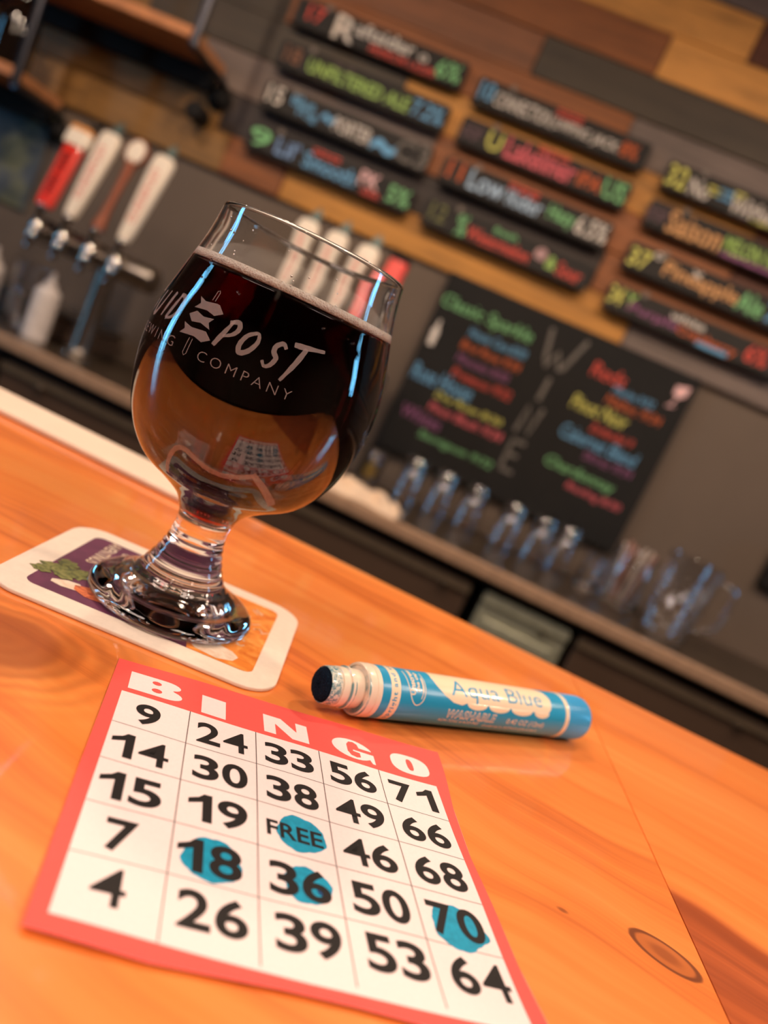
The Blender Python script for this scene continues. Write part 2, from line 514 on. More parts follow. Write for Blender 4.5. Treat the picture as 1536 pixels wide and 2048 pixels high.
def stave(x0a, x0b, x1a, x1b, mat):
    """board between the joint line (x at far edge a, near edge b)"""
    bm = slab([(x0b, -0.04), (x1b, -0.04), (x1a, 0.43), (x0a, 0.43)], BZ-0.045, BZ, 0.0)
    es = [e for e in bm.edges if all(abs(v.co.y-0.43) < 1e-6 and abs(v.co.z-BZ) < 1e-6 for v in e.verts)]
    bmesh.ops.bevel(bm, geom=es, offset=0.006, segments=4, affect='EDGES', profile=0.5)
    return link('stave', bm, mat, bar)


# the joint runs from (0.093, 0.43) to (0.1145, 0.18)
stave(-0.60, -0.58, 0.0915, 0.1540-0.0190, W1)
stave(0.0920, 0.1355, 0.74, 0.76, W2)
stave(-1.9, -1.85, -0.6005, -0.5805, W2)
stave(0.7405, 0.7605, 2.0, 2.02, W1)
link('front_panel', bx(-1.9, 2.0, 0.10, 0.36, 0.08, BZ-0.046), M_dark, bar)
link('kick_plate', bx(-1.9, 2.0, 0.13, 0.33, 0.0, 0.08), M_black, bar)
strip = tag(link('edge_strip', slab(rrect(-0.42, -0.135, 0.384, 0.4275, 0.004), BZ+0.0003, BZ+0.0038, 0.0012), M_cream),
            'long cream strip lying along the far edge of the bar behind the beer glass', 'strip')

# ------------------------------------------------------------------ coaster
CX, CY, CR = -0.0903, 0.2629, math.radians(10.2)
coaster = thing('coaster', 'white beer mat printed purple and orange under the glass', 'coaster', (CX, CY, BZ), CR)
T = 0.0016
M_board = plain('pulp_board', (240, 222, 205), 0.8, var=0.04, scale=300, bmp=0.15)
autosmooth(link('board', slab(rrect(-0.0505, 0.0505, -0.0485, 0.0355, 0.0125), 0.0001, T, 0.0004), M_board, coaster), 50)


def on_coaster(bm, name, mat, lift):
    for v in bm.verts: v.co.z = T+lift
    face_up(bm, lambda c: Vector((0, 0, 1)))
    return link(name, bm, mat, coaster)


def art(name, stops, scale, dist=2.0):
    m, nt, b = newmat(name)
    n = noise(nt, coords(nt), scale, 4, 0.6, dist)
    nt.links.new(ramp(nt, n, [(p, lin(c)) for p, c in stops]), b.inputs['Base Color']); b.inputs['Roughness'].default_value = 0.55
    return m


m_pur = art('purple_print', [(0.3, (92, 38, 72)), (0.7, (112, 48, 84))], 60)
m_or = art('orange_print', [(0.3, (222, 108, 32)), (0.5, (240, 140, 50)), (0.68, (250, 176, 92)), (0.8, (206, 84, 30))], 90)
m_hop = art('hop_green_print', [(0.35, (66, 72, 44)), (0.5, (118, 120, 62)), (0.7, (150, 146, 92))], 260)
m_pale = art('pale_print', [(0.35, (228, 196, 170)), (0.65, (246, 226, 206))], 120)
m_red = art('red_food_print', [(0.35, (160, 62, 40)), (0.6, (224, 120, 70))], 200)
mm = lambda pts: [(x/1000, y/1000) for x, y in pts]
pr = rrect(-0.0405, 0.0412, -0.0388, 0.0262, 0.004, 5)
on_coaster(fill2d([pr]), 'printed_panel', m_pur, 0.00005)
on_coaster(fill2d([mm([(17.6, -38.8), (37.5, -38.8), (39.6, -38.2), (41.0, -36.5), (41.2, -34), (41.2, 22), (40.6, 24.8), (38.5, 26.2), (13.0, 26.2), (12, 18), (14.5, 8), (12.5, -4), (16.2, -16), (15, -28)])]), 'printed_scene', m_or, 0.0001)
hop = []
for cx, cy, r0 in ((-38.5, -20, 4.6), (-34.5, -17, 5.0), (-30.5, -19.5, 4.6), (-40.5, -25, 3.6), (-36, -12.5, 3.8), (-33, -23.5, 4.0), (-28.5, -15.5, 3.2)):
    hop.append(fill2d([mm([(cx+r0*(1+0.22*math.sin(5*a+cx))*math.cos(a), cy+r0*0.8*(1+0.22*math.cos(6*a+cy))*math.sin(a)) for a in [k*math.pi/12 for k in range(24)]])]))
for k, q in enumerate(hop):
    for v in q.verts: v.co.z = T+0.00013+0.00003*k
hb = join(hop)
link('printed_hops', face_up(hb, lambda c: Vector((0, 0, 1))), m_hop, coaster)
on_coaster(fill2d([mm([(-34.5, -29.5), (-30, -26.2), (-26, -25.6), (-23.5, -28), (-25, -31.5), (-30, -32.6), (-34, -31.8)])]), 'printed_plate', m_pale, 0.00017)
on_coaster(fill2d([mm([(-27, -27.5), (-22, -25), (-14, -25.5), (-9, -29), (-13, -33), (-21, -33.5), (-26, -31)])]), 'printed_food', m_red, 0.00021)
on_coaster(fill2d([mm([(16.5, -33.2), (20, -36.5), (28, -37.8), (33.5, -35), (34.8, -31), (32, -28), (26, -26.5), (19, -29)])]), 'printed_glass', m_pale, 0.00017)
for body, ya, yb, x0, x1 in (('AVENTINUS', 25.3, -3.8, -33.6, -28.8), ('UNSER', 19.0, 3.5, -26.4, -22.0)):
    bm = fit(text2d(body, 0.01), -ya/1000, -yb/1000, x0/1000, x1/1000)
    for v in bm.verts: v.co = Vector((v.co.y, -v.co.x, 0))
    on_coaster(bm, 'lettering', m_pale, 0.00017)
fine = []
random.seed(3)
for k in range(16):
    x, y = random.uniform(18, 38), random.uniform(-22, 22)
    pts = [(x+i*1.1, y+1.6*math.sin(i*0.9+k)) for i in range(4)]
    fine.append(ribbon(mm(pts), 0.0005))
on_coaster(join(fine), 'printed_strokes', m_pale, 0.00017)

# ------------------------------------------------------------------ beer glass
GX, GY, GZ = -0.0854, 0.253, BZ+T+0.0003
glass = thing('beer_glass', 'stemmed tulip glass of dark beer standing on the coaster', 'glass', (GX, GY, GZ))
OUT = spline([(0.0296, 0.0004), (0.0308, 0.0018), (0.0300, 0.0040), (0.0268, 0.0062), (0.0222, 0.0082), (0.0176, 0.0112), (0.0147, 0.0152), (0.0124, 0.0200),
              (0.0108, 0.0245), (0.0099, 0.0290), (0.0096, 0.0330), (0.0103, 0.0368), (0.0133, 0.0420), (0.0200, 0.0468), (0.0283, 0.0518),
              (0.0343, 0.0588), (0.0384, 0.0672), (0.0408, 0.0765), (0.04195, 0.0860), (0.0418, 0.0950), (0.0403, 0.1045), (0.0381, 0.1130),
              (0.0360, 0.1206), (0.0344, 0.1270), (0.0333, 0.1330), (0.0327, 0.1378)], 5)
OUT = [(r+(0.00022*math.sin(z*2200) if 0.007 < z < 0.029 else 0), z) for r, z in OUT]
INN = spline([(0.0316, 0.1376), (0.0320, 0.1330), (0.0331, 0.1270), (0.0346, 0.1206), (0.0366, 0.1130), (0.0388, 0.1045), (0.0402, 0.0950),
              (0.04035, 0.0860), (0.0392, 0.0765), (0.0367, 0.0676), (0.0324, 0.0602), (0.0262, 0.0540), (0.0182, 0.0492), (0.0118, 0.0450), (0.0085, 0.0405),
              (0.0070, 0.0375), (0.0040, 0.0360), (0.0, 0.0356)], 5)
RIM = [(0.0325, 0.1384), (0.0322, 0.13865), (0.0319, 0.1384)]
BOT = spline([(0.0, 0.0026), (0.010, 0.0022), (0.018, 0.0014), (0.0235, 0.0004), (0.0262, 0.0000), (0.0285, 0.0000)], 4)
M_glass = glass_mat('beer_glass_wall', (0.99, 0.995, 0.995), 1.5, coat=0.0)
gb = lathe(bmesh.new(), BOT+OUT+RIM+INN, 96)
bmesh.ops.recalc_face_normals(gb, faces=gb.faces)
link('bowl_and_stem', gb, M_glass, glass, True)
LZ = 0.1190
liq = [(r+0.0004 if r > 0.001 else 0, z-(0.0003 if r < 0.008 else 0)) for r, z in INN[::-1] if z < LZ-0.001]


def inner_r(z):
    for (r0, z0), (r1, z1) in zip(INN, INN[1:]):
        if z1 <= z <= z0: return r0+(r1-r0)*(z0-z)/(z0-z1)
    return INN[0][0]


def outer_r(z):
    P = [p for p in OUT if p[1] > 0.03]
    for (r0, z0), (r1, z1) in zip(P, P[1:]):
        if z0 <= z <= z1: return r0+(r1-r0)*(z-z0)/(z1-z0)
    return P[-1][0]


liq += [(inner_r(LZ)+0.0004, LZ), (0, LZ)]
lb = lathe(bmesh.new(), liq, 96); bmesh.ops.recalc_face_normals(lb, faces=lb.faces)
tag(link('beer', lb, beer_mat(), None, True, (GX, GY, GZ)), 'very dark ruby brown beer filling the tulip glass', 'beer')
M_foam, nt, b = newmat('beer_foam')
vo = nt.nodes.new('ShaderNodeTexVoronoi'); vo.inputs['Scale'].default_value = 1500
nt.links.new(coords(nt), vo.inputs['Vector'])
nt.links.new(ramp(nt, vo.outputs['Distance'], [(0.0, lin((235, 214, 196))), (0.6, lin((255, 246, 236)))]), b.inputs['Base Color'])
b.inputs['Roughness'].default_value = 0.7; bump(nt, b, vo.outputs['Distance'], 0.6, 0.0004)
FZ = LZ+0.0028
fb = lathe(bmesh.new(), [(0, LZ+0.0002), (inner_r(LZ)+0.0003, LZ+0.0002), (inner_r(FZ)+0.0003, FZ), (inner_r(FZ)-0.003, FZ-0.0006), (inner_r(FZ)-0.008, FZ-0.0014), (0, FZ-0.0016)], 96)
bmesh.ops.recalc_face_normals(fb, faces=fb.faces)
tag(link('beer_foam', fb, M_foam, None, True, (GX, GY, GZ)), 'thin cream coloured foam layer on top of the dark beer', 'foam', kind='stuff')

# etched print on the bowl.  x = degrees round the glass from the camera side, y = height in mm
AZ0 = -71.35
M_etch = plain('etched_white_print', (206, 192, 192), 0.6, var=0.05, alpha=0.34)
DEG = 0.73


def on_glass(bm, name, mat=None):
    """flat coordinates: x mm of arc (0 = camera side), y mm of height"""
    face = dice(bm, (1.2, 1.2))

    def f(x, y):
        z = y/1000; r = outer_r(z)+0.00006; a = math.radians(AZ0+x/DEG)
        return (r*math.cos(a), r*math.sin(a), z)
    bend(face, f); face_up(face, lambda c: Vector((c.x, c.y, 0)))
    return link(name, face, mat or M_etch, glass, True)


def brush(strokes, x0, y0, sx, sy, slant=0.22, wd=1.3):
    out = []
    for st in strokes:
        pts = [(x0+sx*px+slant*sy*py, y0+sy*py) for px, py in spline([(p[0], p[1]) for p in st], 5)]
        n = len(pts)
        out.append(ribbon(pts, [wd*(0.72+0.5*math.sin(math.pi*min(1, (i+1.5)/n*1.1))+0.08*math.sin(i*2.3)) for i in range(n)]))
    return out


A = DEG
dz = -1.9   # heights were taken from the table top
LET = []
LET += brush([[(0, 0), (0.12, 0.5), (0.26, 1.05)], [(0.05, 0.93), (0.55, 1.05), (0.85, 0.86), (0.7, 0.6), (0.2, 0.42)]], -24.2*A, 98.4+dz, 4.6, 8.6)
LET += brush([[(0.55, 1.0), (0.1, 0.75), (0.0, 0.3), (0.3, 0.0), (0.75, 0.2), (0.95, 0.65), (0.75, 0.97), (0.5, 1.0)]], -14.6*A, 99.6+dz, 4.4, 7.2)
LET += brush([[(0.98, 0.9), (0.6, 1.05), (0.25, 0.85), (0.35, 0.6), (0.7, 0.42), (0.62, 0.1), (0.3, -0.03), (-0.05, 0.15)]], -3.2*A, 99.2+dz, 4.2, 7.6)
LET += brush([[(0.0, 0.98), (0.5, 1.02), (1.5, 1.12)], [(0.62, 1.0), (0.5, 0.5), (0.3, -0.06)]], 3.8*A, 97.5+dz, 6.6, 11.0, wd=1.4)
LET += brush([[(0.9, 0.85), (0.5, 1.02), (0.05, 0.7), (0.0, 0.3), (0.35, 0.0), (0.85, 0.15), (0.85, 0.45), (0.5, 0.45)]], -84*A, 99.6+dz, 4.6, 8.0)
LET += brush([[(0.0, 1.0), (-0.05, 0.4), (0.2, 0.0), (0.6, 0.05), (0.85, 0.5), (0.95, 1.05)]], -72*A, 99.2+dz, 4.6, 8.0)
LET += brush([[(0.0, 1.02), (-0.05, 0.5), (-0.08, 0.0)]], -60*A, 99.4+dz, 3.0, 8.4)
LET += brush([[(0, 0), (0.08, 0.5), (0.15, 1.0)], [(0.0, 1.0), (0.6, 0.95), (0.95, 0.55), (0.7, 0.15), (0.0, -0.02)]], -55.5*A, 99.5+dz, 4.4, 8.4)
on_glass(join(LET), 'etched_lettering')
arr = [[(-41, 110.2), (-37, 109.3), (-31, 110.1), (-29.5, 110.0), (-26.0, 107.7), (-29.5, 105.9), (-34, 106.6), (-41, 105.9), (-39, 108.0)],
       [(-41.8, 103.8), (-38.5, 101.7), (-34, 102.5), (-28.5, 101.6), (-30.3, 103.7), (-28.8, 105.6), (-34, 104.9), (-38.5, 105.8)],
       [(-42, 101.4), (-37, 100.6), (-31, 101.2), (-29.5, 101.3), (-26.0, 99.2), (-29.5, 97.3), (-34, 98.1), (-42, 97.3), (-40.2, 99.3)]]
ab = join([fill2d([[(x*A, c0+(y-c0)*0.86+dz) for x, y in p]]) for p, c0 in zip(arr, (108.0, 103.7, 99.3))])
on_glass(ab, 'etched_signpost')
pole = [ribbon([(-34.2*A, 110.2+dz), (-34.1*A, 113.2+dz), (-33.2*A, 113.6+dz), (-32.6*A, 113.0+dz), (-32.7*A, 110.2+dz)], 0.28),
        ribbon([(-35.6*A, 97.4+dz), (-36.0*A, 92.6+dz), (-35.0*A, 91.9+dz), (-34.1*A, 92.7+dz), (-33.9*A, 97.4+dz)], 0.28)]
on_glass(join(pole), 'etched_post')
on_glass(fit(text2d('COMPANY', -0.012, spacing=1.42), -28.6*A, 13.2*A, 92.3+dz, 95.4+dz), 'etched_lettering')
on_glass(fit(text2d('BREWING', -0.012, spacing=1.42), -82.5*A, -42.6*A, 92.5+dz, 95.7+dz), 'etched_lettering')
foot_pts = spline([(-35.5*DEG, 54.2+dz), (-31*DEG, 60.0+dz), (-26.5*DEG, 64.3+dz), (-21.7*DEG, 65.3+dz), (-14*DEG, 63.4+dz), (-6*DEG, 62.2+dz), (3*DEG, 62.6+dz), (13.5*DEG, 65.6+dz)], 4)
M_etch2 = plain('etched_outline_print', (206, 170, 150), 0.6, alpha=0.40)
on_glass(join([ribbon(foot_pts, 1.7), ribbon([(12.8*DEG, 66.4+dz), (22*DEG, 62.6+dz), (35.5*DEG, 56.8+dz)], [2.0, 2.4, 2.6])]), 'etched_outline', M_etch2)
# bubbles and small drops on the glass wall
bb = bmesh.new()
random.seed(11)
for k in range(26):
    a = math.radians(AZ0+random.uniform(-60, 60)); z = random.uniform(0.112, 0.134); r = outer_r(z)
    bmesh.ops.create_uvsphere(bb, u_segments=8, v_segments=6, radius=random.uniform(0.0002, 0.00045), matrix=Matrix.Translation((r*math.cos(a), r*math.sin(a), z)))
o = link('water_drop', bb, M_clear, glass, True); o['kind'] = 'stuff'

# ------------------------------------------------------------------ bingo card
ca = math.radians(23.04); EU = Vector((math.cos(ca), math.sin(ca), 0)); EV = Vector((EU.y, -EU.x, 0))
card = thing('bingo_card', 'red bordered paper bingo card lying in front of the glass', 'card', (-0.077, 0.2034, BZ), 0)


def paper_z(u, v):
    s = max(0.0, (v-70)/40.0)
    t = max(0.0, (u-80)/32.0)
    return 0.35+1.1*s*s*(1.0-0.45*math.sin(u/34.0))+0.9*t*t*max(0.0, 1-v/45.0)+0.35*t*math.sin(v/9.0)+0.25*math.sin(u/17.0+v/23.0)**2


def on_card(bm, name, mat, lift, step=(3.0, 3.0), parent=None):
    dice(bm, step)

    def f(u, v):
        p = EU*u/1000+EV*v/1000
        return (p.x, p.y, (paper_z(u, v)+lift)/1000)
    bend(bm, f); face_up(bm, lambda c: Vector((0, 0, 1)))
    return link(name, bm, mat, parent or card)


def card_pt(a, b):
    """grid position (columns, rows) -> card mm"""
    return (3.2+20.18*a-0.45*b, 18.3+0.95*a+16.28*b)


M_pink = plain('coral_red_print', (255, 92, 84), 0.62, var=0.03, scale=900)
M_paper = plain('white_news_paper', (250, 228, 226), 0.7, var=0.025, scale=1200)
M_ink = plain('black_print', (24, 18, 18), 0.65)
M_line = plain('grey_grid_print', (96, 84, 82), 0.65)
M_daub = plain('aqua_ink_daub', (18, 152, 188), 0.45, var=0.18, scale=500)
M_daub2 = plain('dark_ink_spot', (14, 70, 120), 0.4, var=0.2, scale=700)
outline = [(0, 0)]
random.seed(5)
for k in range(1, 30):
    u = 111.0*k/30; outline.append((u, 1.6*k/30-0.5*math.sin(math.pi*k/30)+(random.uniform(-0.18, 0.18) if 13 < k < 19 else 0)))
outline += [(111.0, 1.6), (109.5, 16), (107.4, 32), (106.0, 54), (106.2, 74), (106.0, 90), (106.6, 112.5)]
outline += [(90, 111.4), (75, 110.0), (60, 108.6), (45, 107.6), (20, 107.0), (8, 105.6), (-2.7, 104.3), (-2.3, 82), (-1.8, 59), (-0.9, 30)]
ob = fill2d([outline]); on_card(ob, 'sheet', M_pink, 0.0)
sides = []
bm = bmesh.new(); vs = []
for u, v in outline:
    p = EU*u/1000+EV*v/1000; z = paper_z(u, v)/1000
    vs.append((bm.verts.new((p.x, p.y, z)), bm.verts.new((p.x, p.y, z-0.00012))))
for (a, b_), (c, d) in zip(vs, vs[1:]+vs[:1]): bm.faces.new((a, c, d, b_))
link('sheet_edge', bm, M_paper, card)
ul = card_pt(0, 0); on_card(fill2d([[card_pt(0, 0), card_pt(5, 0), card_pt(5, 5.22), card_pt(2.5, 5.2), card_pt(0, 5.05)]]), 'printed_field', M_paper, 0.03)
lines = [ribbon([card_pt(a, b/5*5.1) for b in range(6)], 0.28) for a in (1, 2, 3, 4)]
lines += [ribbon([card_pt(a, b) for a in range(6)], 0.22) for b in (1, 2, 3, 4)]
on_card(join(lines), 'printed_grid', M_line, 0.06)


def sup(cx, cy, rx, ry, n=2.6, k=28):
    out = []
    for i in range(k):
        t = 2*math.pi*i/k; c, s = math.cos(t), math.sin(t)
        out.append((cx+rx*math.copysign(abs(c)**(2/n), c), cy+ry*math.copysign(abs(s)**(2/n), s)))
    return out


def letter(loops, u0, u1, v0, v1):
    # y up in the letter box; the text baseline follows the grid slant
    out = []
    for lp in loops:
        out.append([(u0+(u1-u0)*x-0.02*(1-y), v0+(v1-v0)*(1-y)+0.047*(u1-u0)*x) for x, y in lp])
    return fill2d(out)


arc = lambda cx, cy, rx, ry, a0, a1, k=8: [(cx+rx*math.cos(math.radians(a0+(a1-a0)*i/k)), cy+ry*math.sin(math.radians(a0+(a1-a0)*i/k))) for i in range(k+1)]
LB = [[(0, 0), (0, 1), (0.62, 1)]+arc(0.66, 0.76, 0.30, 0.24, 90, -60)+arc(0.68, 0.27, 0.32, 0.27, 60, -90), arc(0.50, 0.71, 0.09, 0.11, 0, 360, 12)[:-1], arc(0.52, 0.29, 0.10, 0.12, 0, 360, 12)[:-1]]
LI = [[(0, 0), (0, 1), (1, 1), (1, 0)]]
LN = [[(0, 0), (0, 1), (0.40, 1), (0.74, 0.45), (0.74, 1), (1, 1), (1, 0), (0.62, 0), (0.26, 0.62), (0.26, 0)]]
LO = [sup(0.5, 0.5, 0.5, 0.5, 2.7), sup(0.5, 0.5, 0.085, 0.30, 2.6, 16)]
LG = [[(0.97, 0.64)]+[(x, y) for x, y in arc(0.5, 0.5, 0.5, 0.5, 25, 320, 22)]+[(0.93, 0.0), (1.0, 0.0), (1.0, 0.47), (0.50, 0.47), (0.50, 0.40), (0.66, 0.38), (0.66, 0.16), (0.56, 0.10), (0.43, 0.14), (0.36, 0.32), (0.36, 0.68), (0.43, 0.86), (0.54, 0.90), (0.63, 0.82), (0.66, 0.64)]]
for lp, u0, u1, v0, v1 in ((LB, 4.6, 20.6, 5.9, 16.0), (LI, 26.6, 34.2, 8.0, 17.9), (LN, 46.4, 61.0, 8.3, 18.2), (LG, 69.2, 83.6, 8.9, 19.2), (LO, 90.0, 103.6, 9.0, 19.4)):
    on_card(letter(lp, u0, u1, v0, v1), 'heading_letter', M_paper, 0.05)
NUM = [['9', '24', '33', '56', '71'], ['14', '30', '38', '49', '66'], ['15', '19', 'FREE', '46', '68'], ['7', '18', '36', '50', '70'], ['4', '26', '39', '53', '64']]


def blob(cx, cy, r, seed, tail=None):
    random.seed(seed); ph = [random.uniform(0, 6.28) for _ in range(4)]
    pts = []
    for i in range(48):
        a = 2*math.pi*i/48
        k = 1+0.035*math.sin(3*a+ph[0])+0.03*math.sin(5*a+ph[1])+0.02*math.sin(9*a+ph[2])+0.012*math.sin(17*a+ph[3])
        if tail and abs(a-tail) < 0.28: k += 0.22*(1-abs(a-tail)/0.28)
        pts.append((cx+r*k*math.cos(a), cy+r*0.98*k*math.sin(a)))
    return pts


for cx, cy, r, sd, tl in ((54.0, 61.6, 6.6, 1, None), (31.2, 77.6, 6.9, 2, None), (54.0, 78.6, 5.9, 3, None), (92.3, 81.6, 7.1, 4, 0.22)):
    on_card(fill2d([blob(cx, cy, r, sd, tl)]), 'ink_daub', M_daub, 0.07)
on_card(fill2d([blob(57.6, 79.6, 1.6, 9)]), 'ink_spot', M_daub2, 0.085)
OFF = {(3, 1): (-1.2, 0.2), (0, 0): (-1.4, 0.2), (1, 0): (-1.2, 0.4), (2, 0): (-1.2, 0.3), (3, 0): (-0.8, 0.2), (4, 0): (-0.8, -1.2), (4, 1): (0.2, -0.8), (4, 2): (0.8, -0.8), (4, 3): (1.0, -1.0), (4, 4): (1.2, -0.8)}
ONE = [[(0.40, 0), (0.40, 0.70), (0.02, 0.56), (0.02, 0.74), (0.30, 0.86), (0.44, 1.0), (0.66, 1.0), (0.66, 0)]]


def digits(sx):
    parts = []; x = 0.0
    for ch in sx:
        if ch == '1': q = fit(fill2d(ONE), x+0.05, x+0.66, 0, 1); x += 0.80
        elif ch == '7': q = fit(text2d('7', 0.022, res=6), x, x+0.76, 0, 1); x += 0.86
        elif ch == '9':          # a six turned half round
            q = text2d('6', 0.024, res=6)
            for v in q.verts: v.co = Vector((-v.co.x, -v.co.y, 0))
            fit(q, x, x+0.78, 0, 1); x += 0.88
        else: q = fit(text2d(ch, 0.004 if ch == '4' else 0.024, res=6), x, x+(0.82 if ch == '4' else 0.78), 0, 1); x += 0.88
        parts.append(q)
    return join(parts)


for r in range(5):
    for c in range(5):
        s = NUM[r][c]; dx, dy = OFF.get((r, c), (0, 0))
        cx, cy = card_pt(c+0.5, r+0.53); cx += dx; cy += dy
        if s == 'FREE': bm = text2d(s, 0.020, spacing=1.0, res=4); wd, ht = 15.0, 5.6; cx -= 0.2; cy += 0.0
        else:
            bm = digits(s); ht = 10.2; wd = 15.0 if len(s) == 2 else 7.0
            if s == '4' or s == '7' : wd = 7.0
        fit(bm, -wd/2, wd/2, -ht/2, ht/2)
        for v in bm.verts: v.co = Vector((cx+v.co.x, cy-v.co.y+0.047*v.co.x, 0))
        on_card(bm, 'number', M_ink, 0.10, (3.0, 3.0))

# ------------------------------------------------------------------ ink dauber lying on the bar
pa = math.radians(42.15); PA = Vector((math.cos(pa), math.sin(pa), 0)); PN = Vector((math.sin(pa), -math.cos(pa), 0))
PR = 0.0092
P0 = Vector((-0.0201, 0.2325, BZ+PR+0.0005))
pen = thing('ink_dauber', 'aqua blue ink dauber lying uncapped beside the bingo card', 'dauber', P0, 0)
PMX = Matrix(((0, 0, PA.x), (0, 0, PA.y), (0, 0, 0))).to_4x4()
# local lathe axis z -> pen axis; x -> PN; y -> up
PMX = Matrix(((PN.x, 0, PA.x, 0), (PN.y, 0, PA.y, 0), (0, 1, 0, 0), (0, 0, 0, 1)))


def pen_part(name, prof, mat, n=64):
    bm = lathe(bmesh.new(), prof, n, PMX); bmesh.ops.recalc_face_normals(bm, faces=bm.faces)
    return autosmooth(link(name, bm, mat, pen), 40)


m = 0.001
M_foamtip, nt, b = newmat('ink_soaked_sponge')
n = noise(nt, coords(nt), 2600, 2, 0.7)
nt.links.new(ramp(nt, n, [(0.35, (0.001, 0.003, 0.008)), (0.6, (0.004, 0.014, 0.032)), (0.8, (0.02, 0.06, 0.11))]), b.inputs['Base Color'])
b.inputs['Roughness'].default_value = 0.9; b.inputs['Specular IOR Level'].default_value = 0.15; bump(nt, b, n, 1.0, 0.0006)
M_plastic, nt, b = newmat('cream_plastic_with_ink_stains')
n = noise(nt, coords(nt, (1, 1, 1)), 900, 3, 0.7)
sp = nt.nodes.new('ShaderNodeSeparateXYZ'); t = nt.nodes.new('ShaderNodeTexCoord'); nt.links.new(t.outputs['Object'], sp.inputs[0])
along = mth(nt, 'ADD', mth(nt, 'MULTIPLY', sp.outputs[0], PA.x*1000), mth(nt, 'MULTIPLY', sp.outputs[1], PA.y*1000))
near = mth(nt, 'SUBTRACT', 1.0, smooth(nt, along, 3.2, 5.6))
amt = mth(nt, 'MULTIPLY', near, smooth(nt, n, 0.42, 0.58))
ringm = None
for c0 in (8.4, 10.2, 14.4):
    q = mth(nt, 'SUBTRACT', 1.0, smooth(nt, mth(nt, 'ABSOLUTE', mth(nt, 'SUBTRACT', along, c0)), 0.15, 0.5))
    ringm = q if ringm is None else mth(nt, 'MAXIMUM', ringm, q)
ringm = mth(nt, 'MULTIPLY', ringm, smooth(nt, noise(nt, coords(nt), 160, 3), 0.38, 0.6))
base = mixc(nt, mth(nt, 'MULTIPLY', near, 0.35), (0.90, 0.74, 0.58), (0.45, 0.72, 0.72))
base = mixc(nt, mth(nt, 'MULTIPLY', amt, 0.8), base, (0.02, 0.22, 0.30))
base = mixc(nt, mth(nt, 'MULTIPLY', ringm, 0.85), base, (0.03, 0.26, 0.32))
nt.links.new(base, b.inputs['Base Color']); b.inputs['Roughness'].default_value = 0.3
b.inputs['Coat Weight'].default_value = 0.4
tip = lathe(bmesh.new(), spline([(0.0, -0.0009), (0.002, -0.0009), (0.0045, -0.0006), (0.0056, 0.0003), (0.0058, 0.0015)], 5), 64, PMX)
random.seed(2)
for v in tip.verts: v.co += Vector((random.uniform(-1, 1), random.uniform(-1, 1), random.uniform(-1, 1)))*0.00013
bmesh.ops.recalc_face_normals(tip, faces=tip.faces)
link('sponge_tip', tip, M_foamtip, pen, True)
pen_part('collar', [(r*m, z*m) for r, z in [(0, 1.0), (5.7, 1.0), (6.1, 0.6), (6.35, 1.2), (6.6, 3.6), (6.6, 4.6), (6.3, 4.8), (6.3, 5.0), (6.75, 5.2), (6.75, 7.6), (6.55, 7.8), (6.55, 8.1), (7.2, 8.4), (7.25, 9.3), (7.0, 9.6), (7.0, 9.9), (6.7, 10.2), (6.6, 12.6), (6.6, 14.4), (8.0, 14.4), (8.2, 14.0), (8.9, 14.0), (9.1, 14.4), (9.2, 15.2), (9.25, 17.0), (9.0, 17.2), (9.0, 17.6), (9.25, 17.8), (9.2, 19.6), (8.8, 20.0), (0, 20.0)]], M_plastic)
M_blue = plain('aqua_blue_label', (44, 160, 208), 0.32, var=0.04, coat=0.35)
M_cap = plain('blue_plastic_cap', (60, 165, 222), 0.35, var=0.03, coat=0.3)
M_lab = plain('cream_label_print', (252, 228, 196), 0.35, var=0.03, coat=0.35)
pen_part('barrel', [(0, 19.6*m), (8.9*m, 19.6*m), (9.15*m, 19.9*m), (9.15*m, 118.0*m), (0, 118.0*m)], M_blue)
pen_part('end_ring', [(0, 117.8*m), (9.25*m, 117.8*m), (9.35*m, 118.4*m), (9.35*m, 119.6*m), (9.2*m, 120.2*m), (0, 120.2*m)], M_lab)
pen_part('end_cap', [(0, 120*m), (9.1*m, 120*m), (9.2*m, 121*m)]+[(9.2*m*math.cos(math.radians(a)) if a < 90 else 0, (134+5.5*math.sin(math.radians(a)))*m) for a in range(0, 91, 10)], M_cap)
# short ribs round the cap
rb = bmesh.new()
for k in range(60):
    a = 2*math.pi*k/60; c, s = math.cos(a), math.sin(a)
    q = [PMX @ Vector(((9.2*m+h)*math.cos(a+d), (9.2*m+h)*math.sin(a+d), z*m)) for z in (122.0, 133.5) for h, d in ((-0.0001, -0.022), (0.00012, 0.0), (-0.0001, 0.022))]
    vs = [rb.verts.new(p) for p in q]
    rb.faces.new((vs[0], vs[1], vs[4], vs[3])); rb.faces.new((vs[1], vs[2], vs[5], vs[4]))
face_up(rb, lambda c: c-PA*(c.dot(PA)))
o = link('grip_ribs', rb, M_cap, pen); o['kind'] = 'stuff'


def on_pen(bm, name, mat, lift, step=(3.0, 0.8)):
    """x mm along the pen from the tip, y mm of arc upward from the camera-facing side level line"""
    dice(bm, step)

    def f(x, y):
        a = y/9.15; r = 9.15*m+lift*m
        return PA*x*m+PN*(r*math.cos(a))+Vector((0, 0, r*math.sin(a)))
    bend(bm, f); face_up(bm, lambda c: c-PA*(c.dot(PA)))
    return link(name, bm, mat, pen, True)


on_pen(fill2d([[(23.4, -16), (27.6, -16), (27.6, 20), (23.4, 20)]]), 'printed_band', M_lab, 0.03)


def turned(body, xa, xb, y0, y1, bold=0.0, spacing=1.0):
    """text running up round the barrel"""
    bm = fit(text2d(body, bold, spacing=spacing), y0, y1, xa, xb)
    for v in bm.verts: v.co = Vector((xa+xb-v.co.y, v.co.x, 0))
    return bm


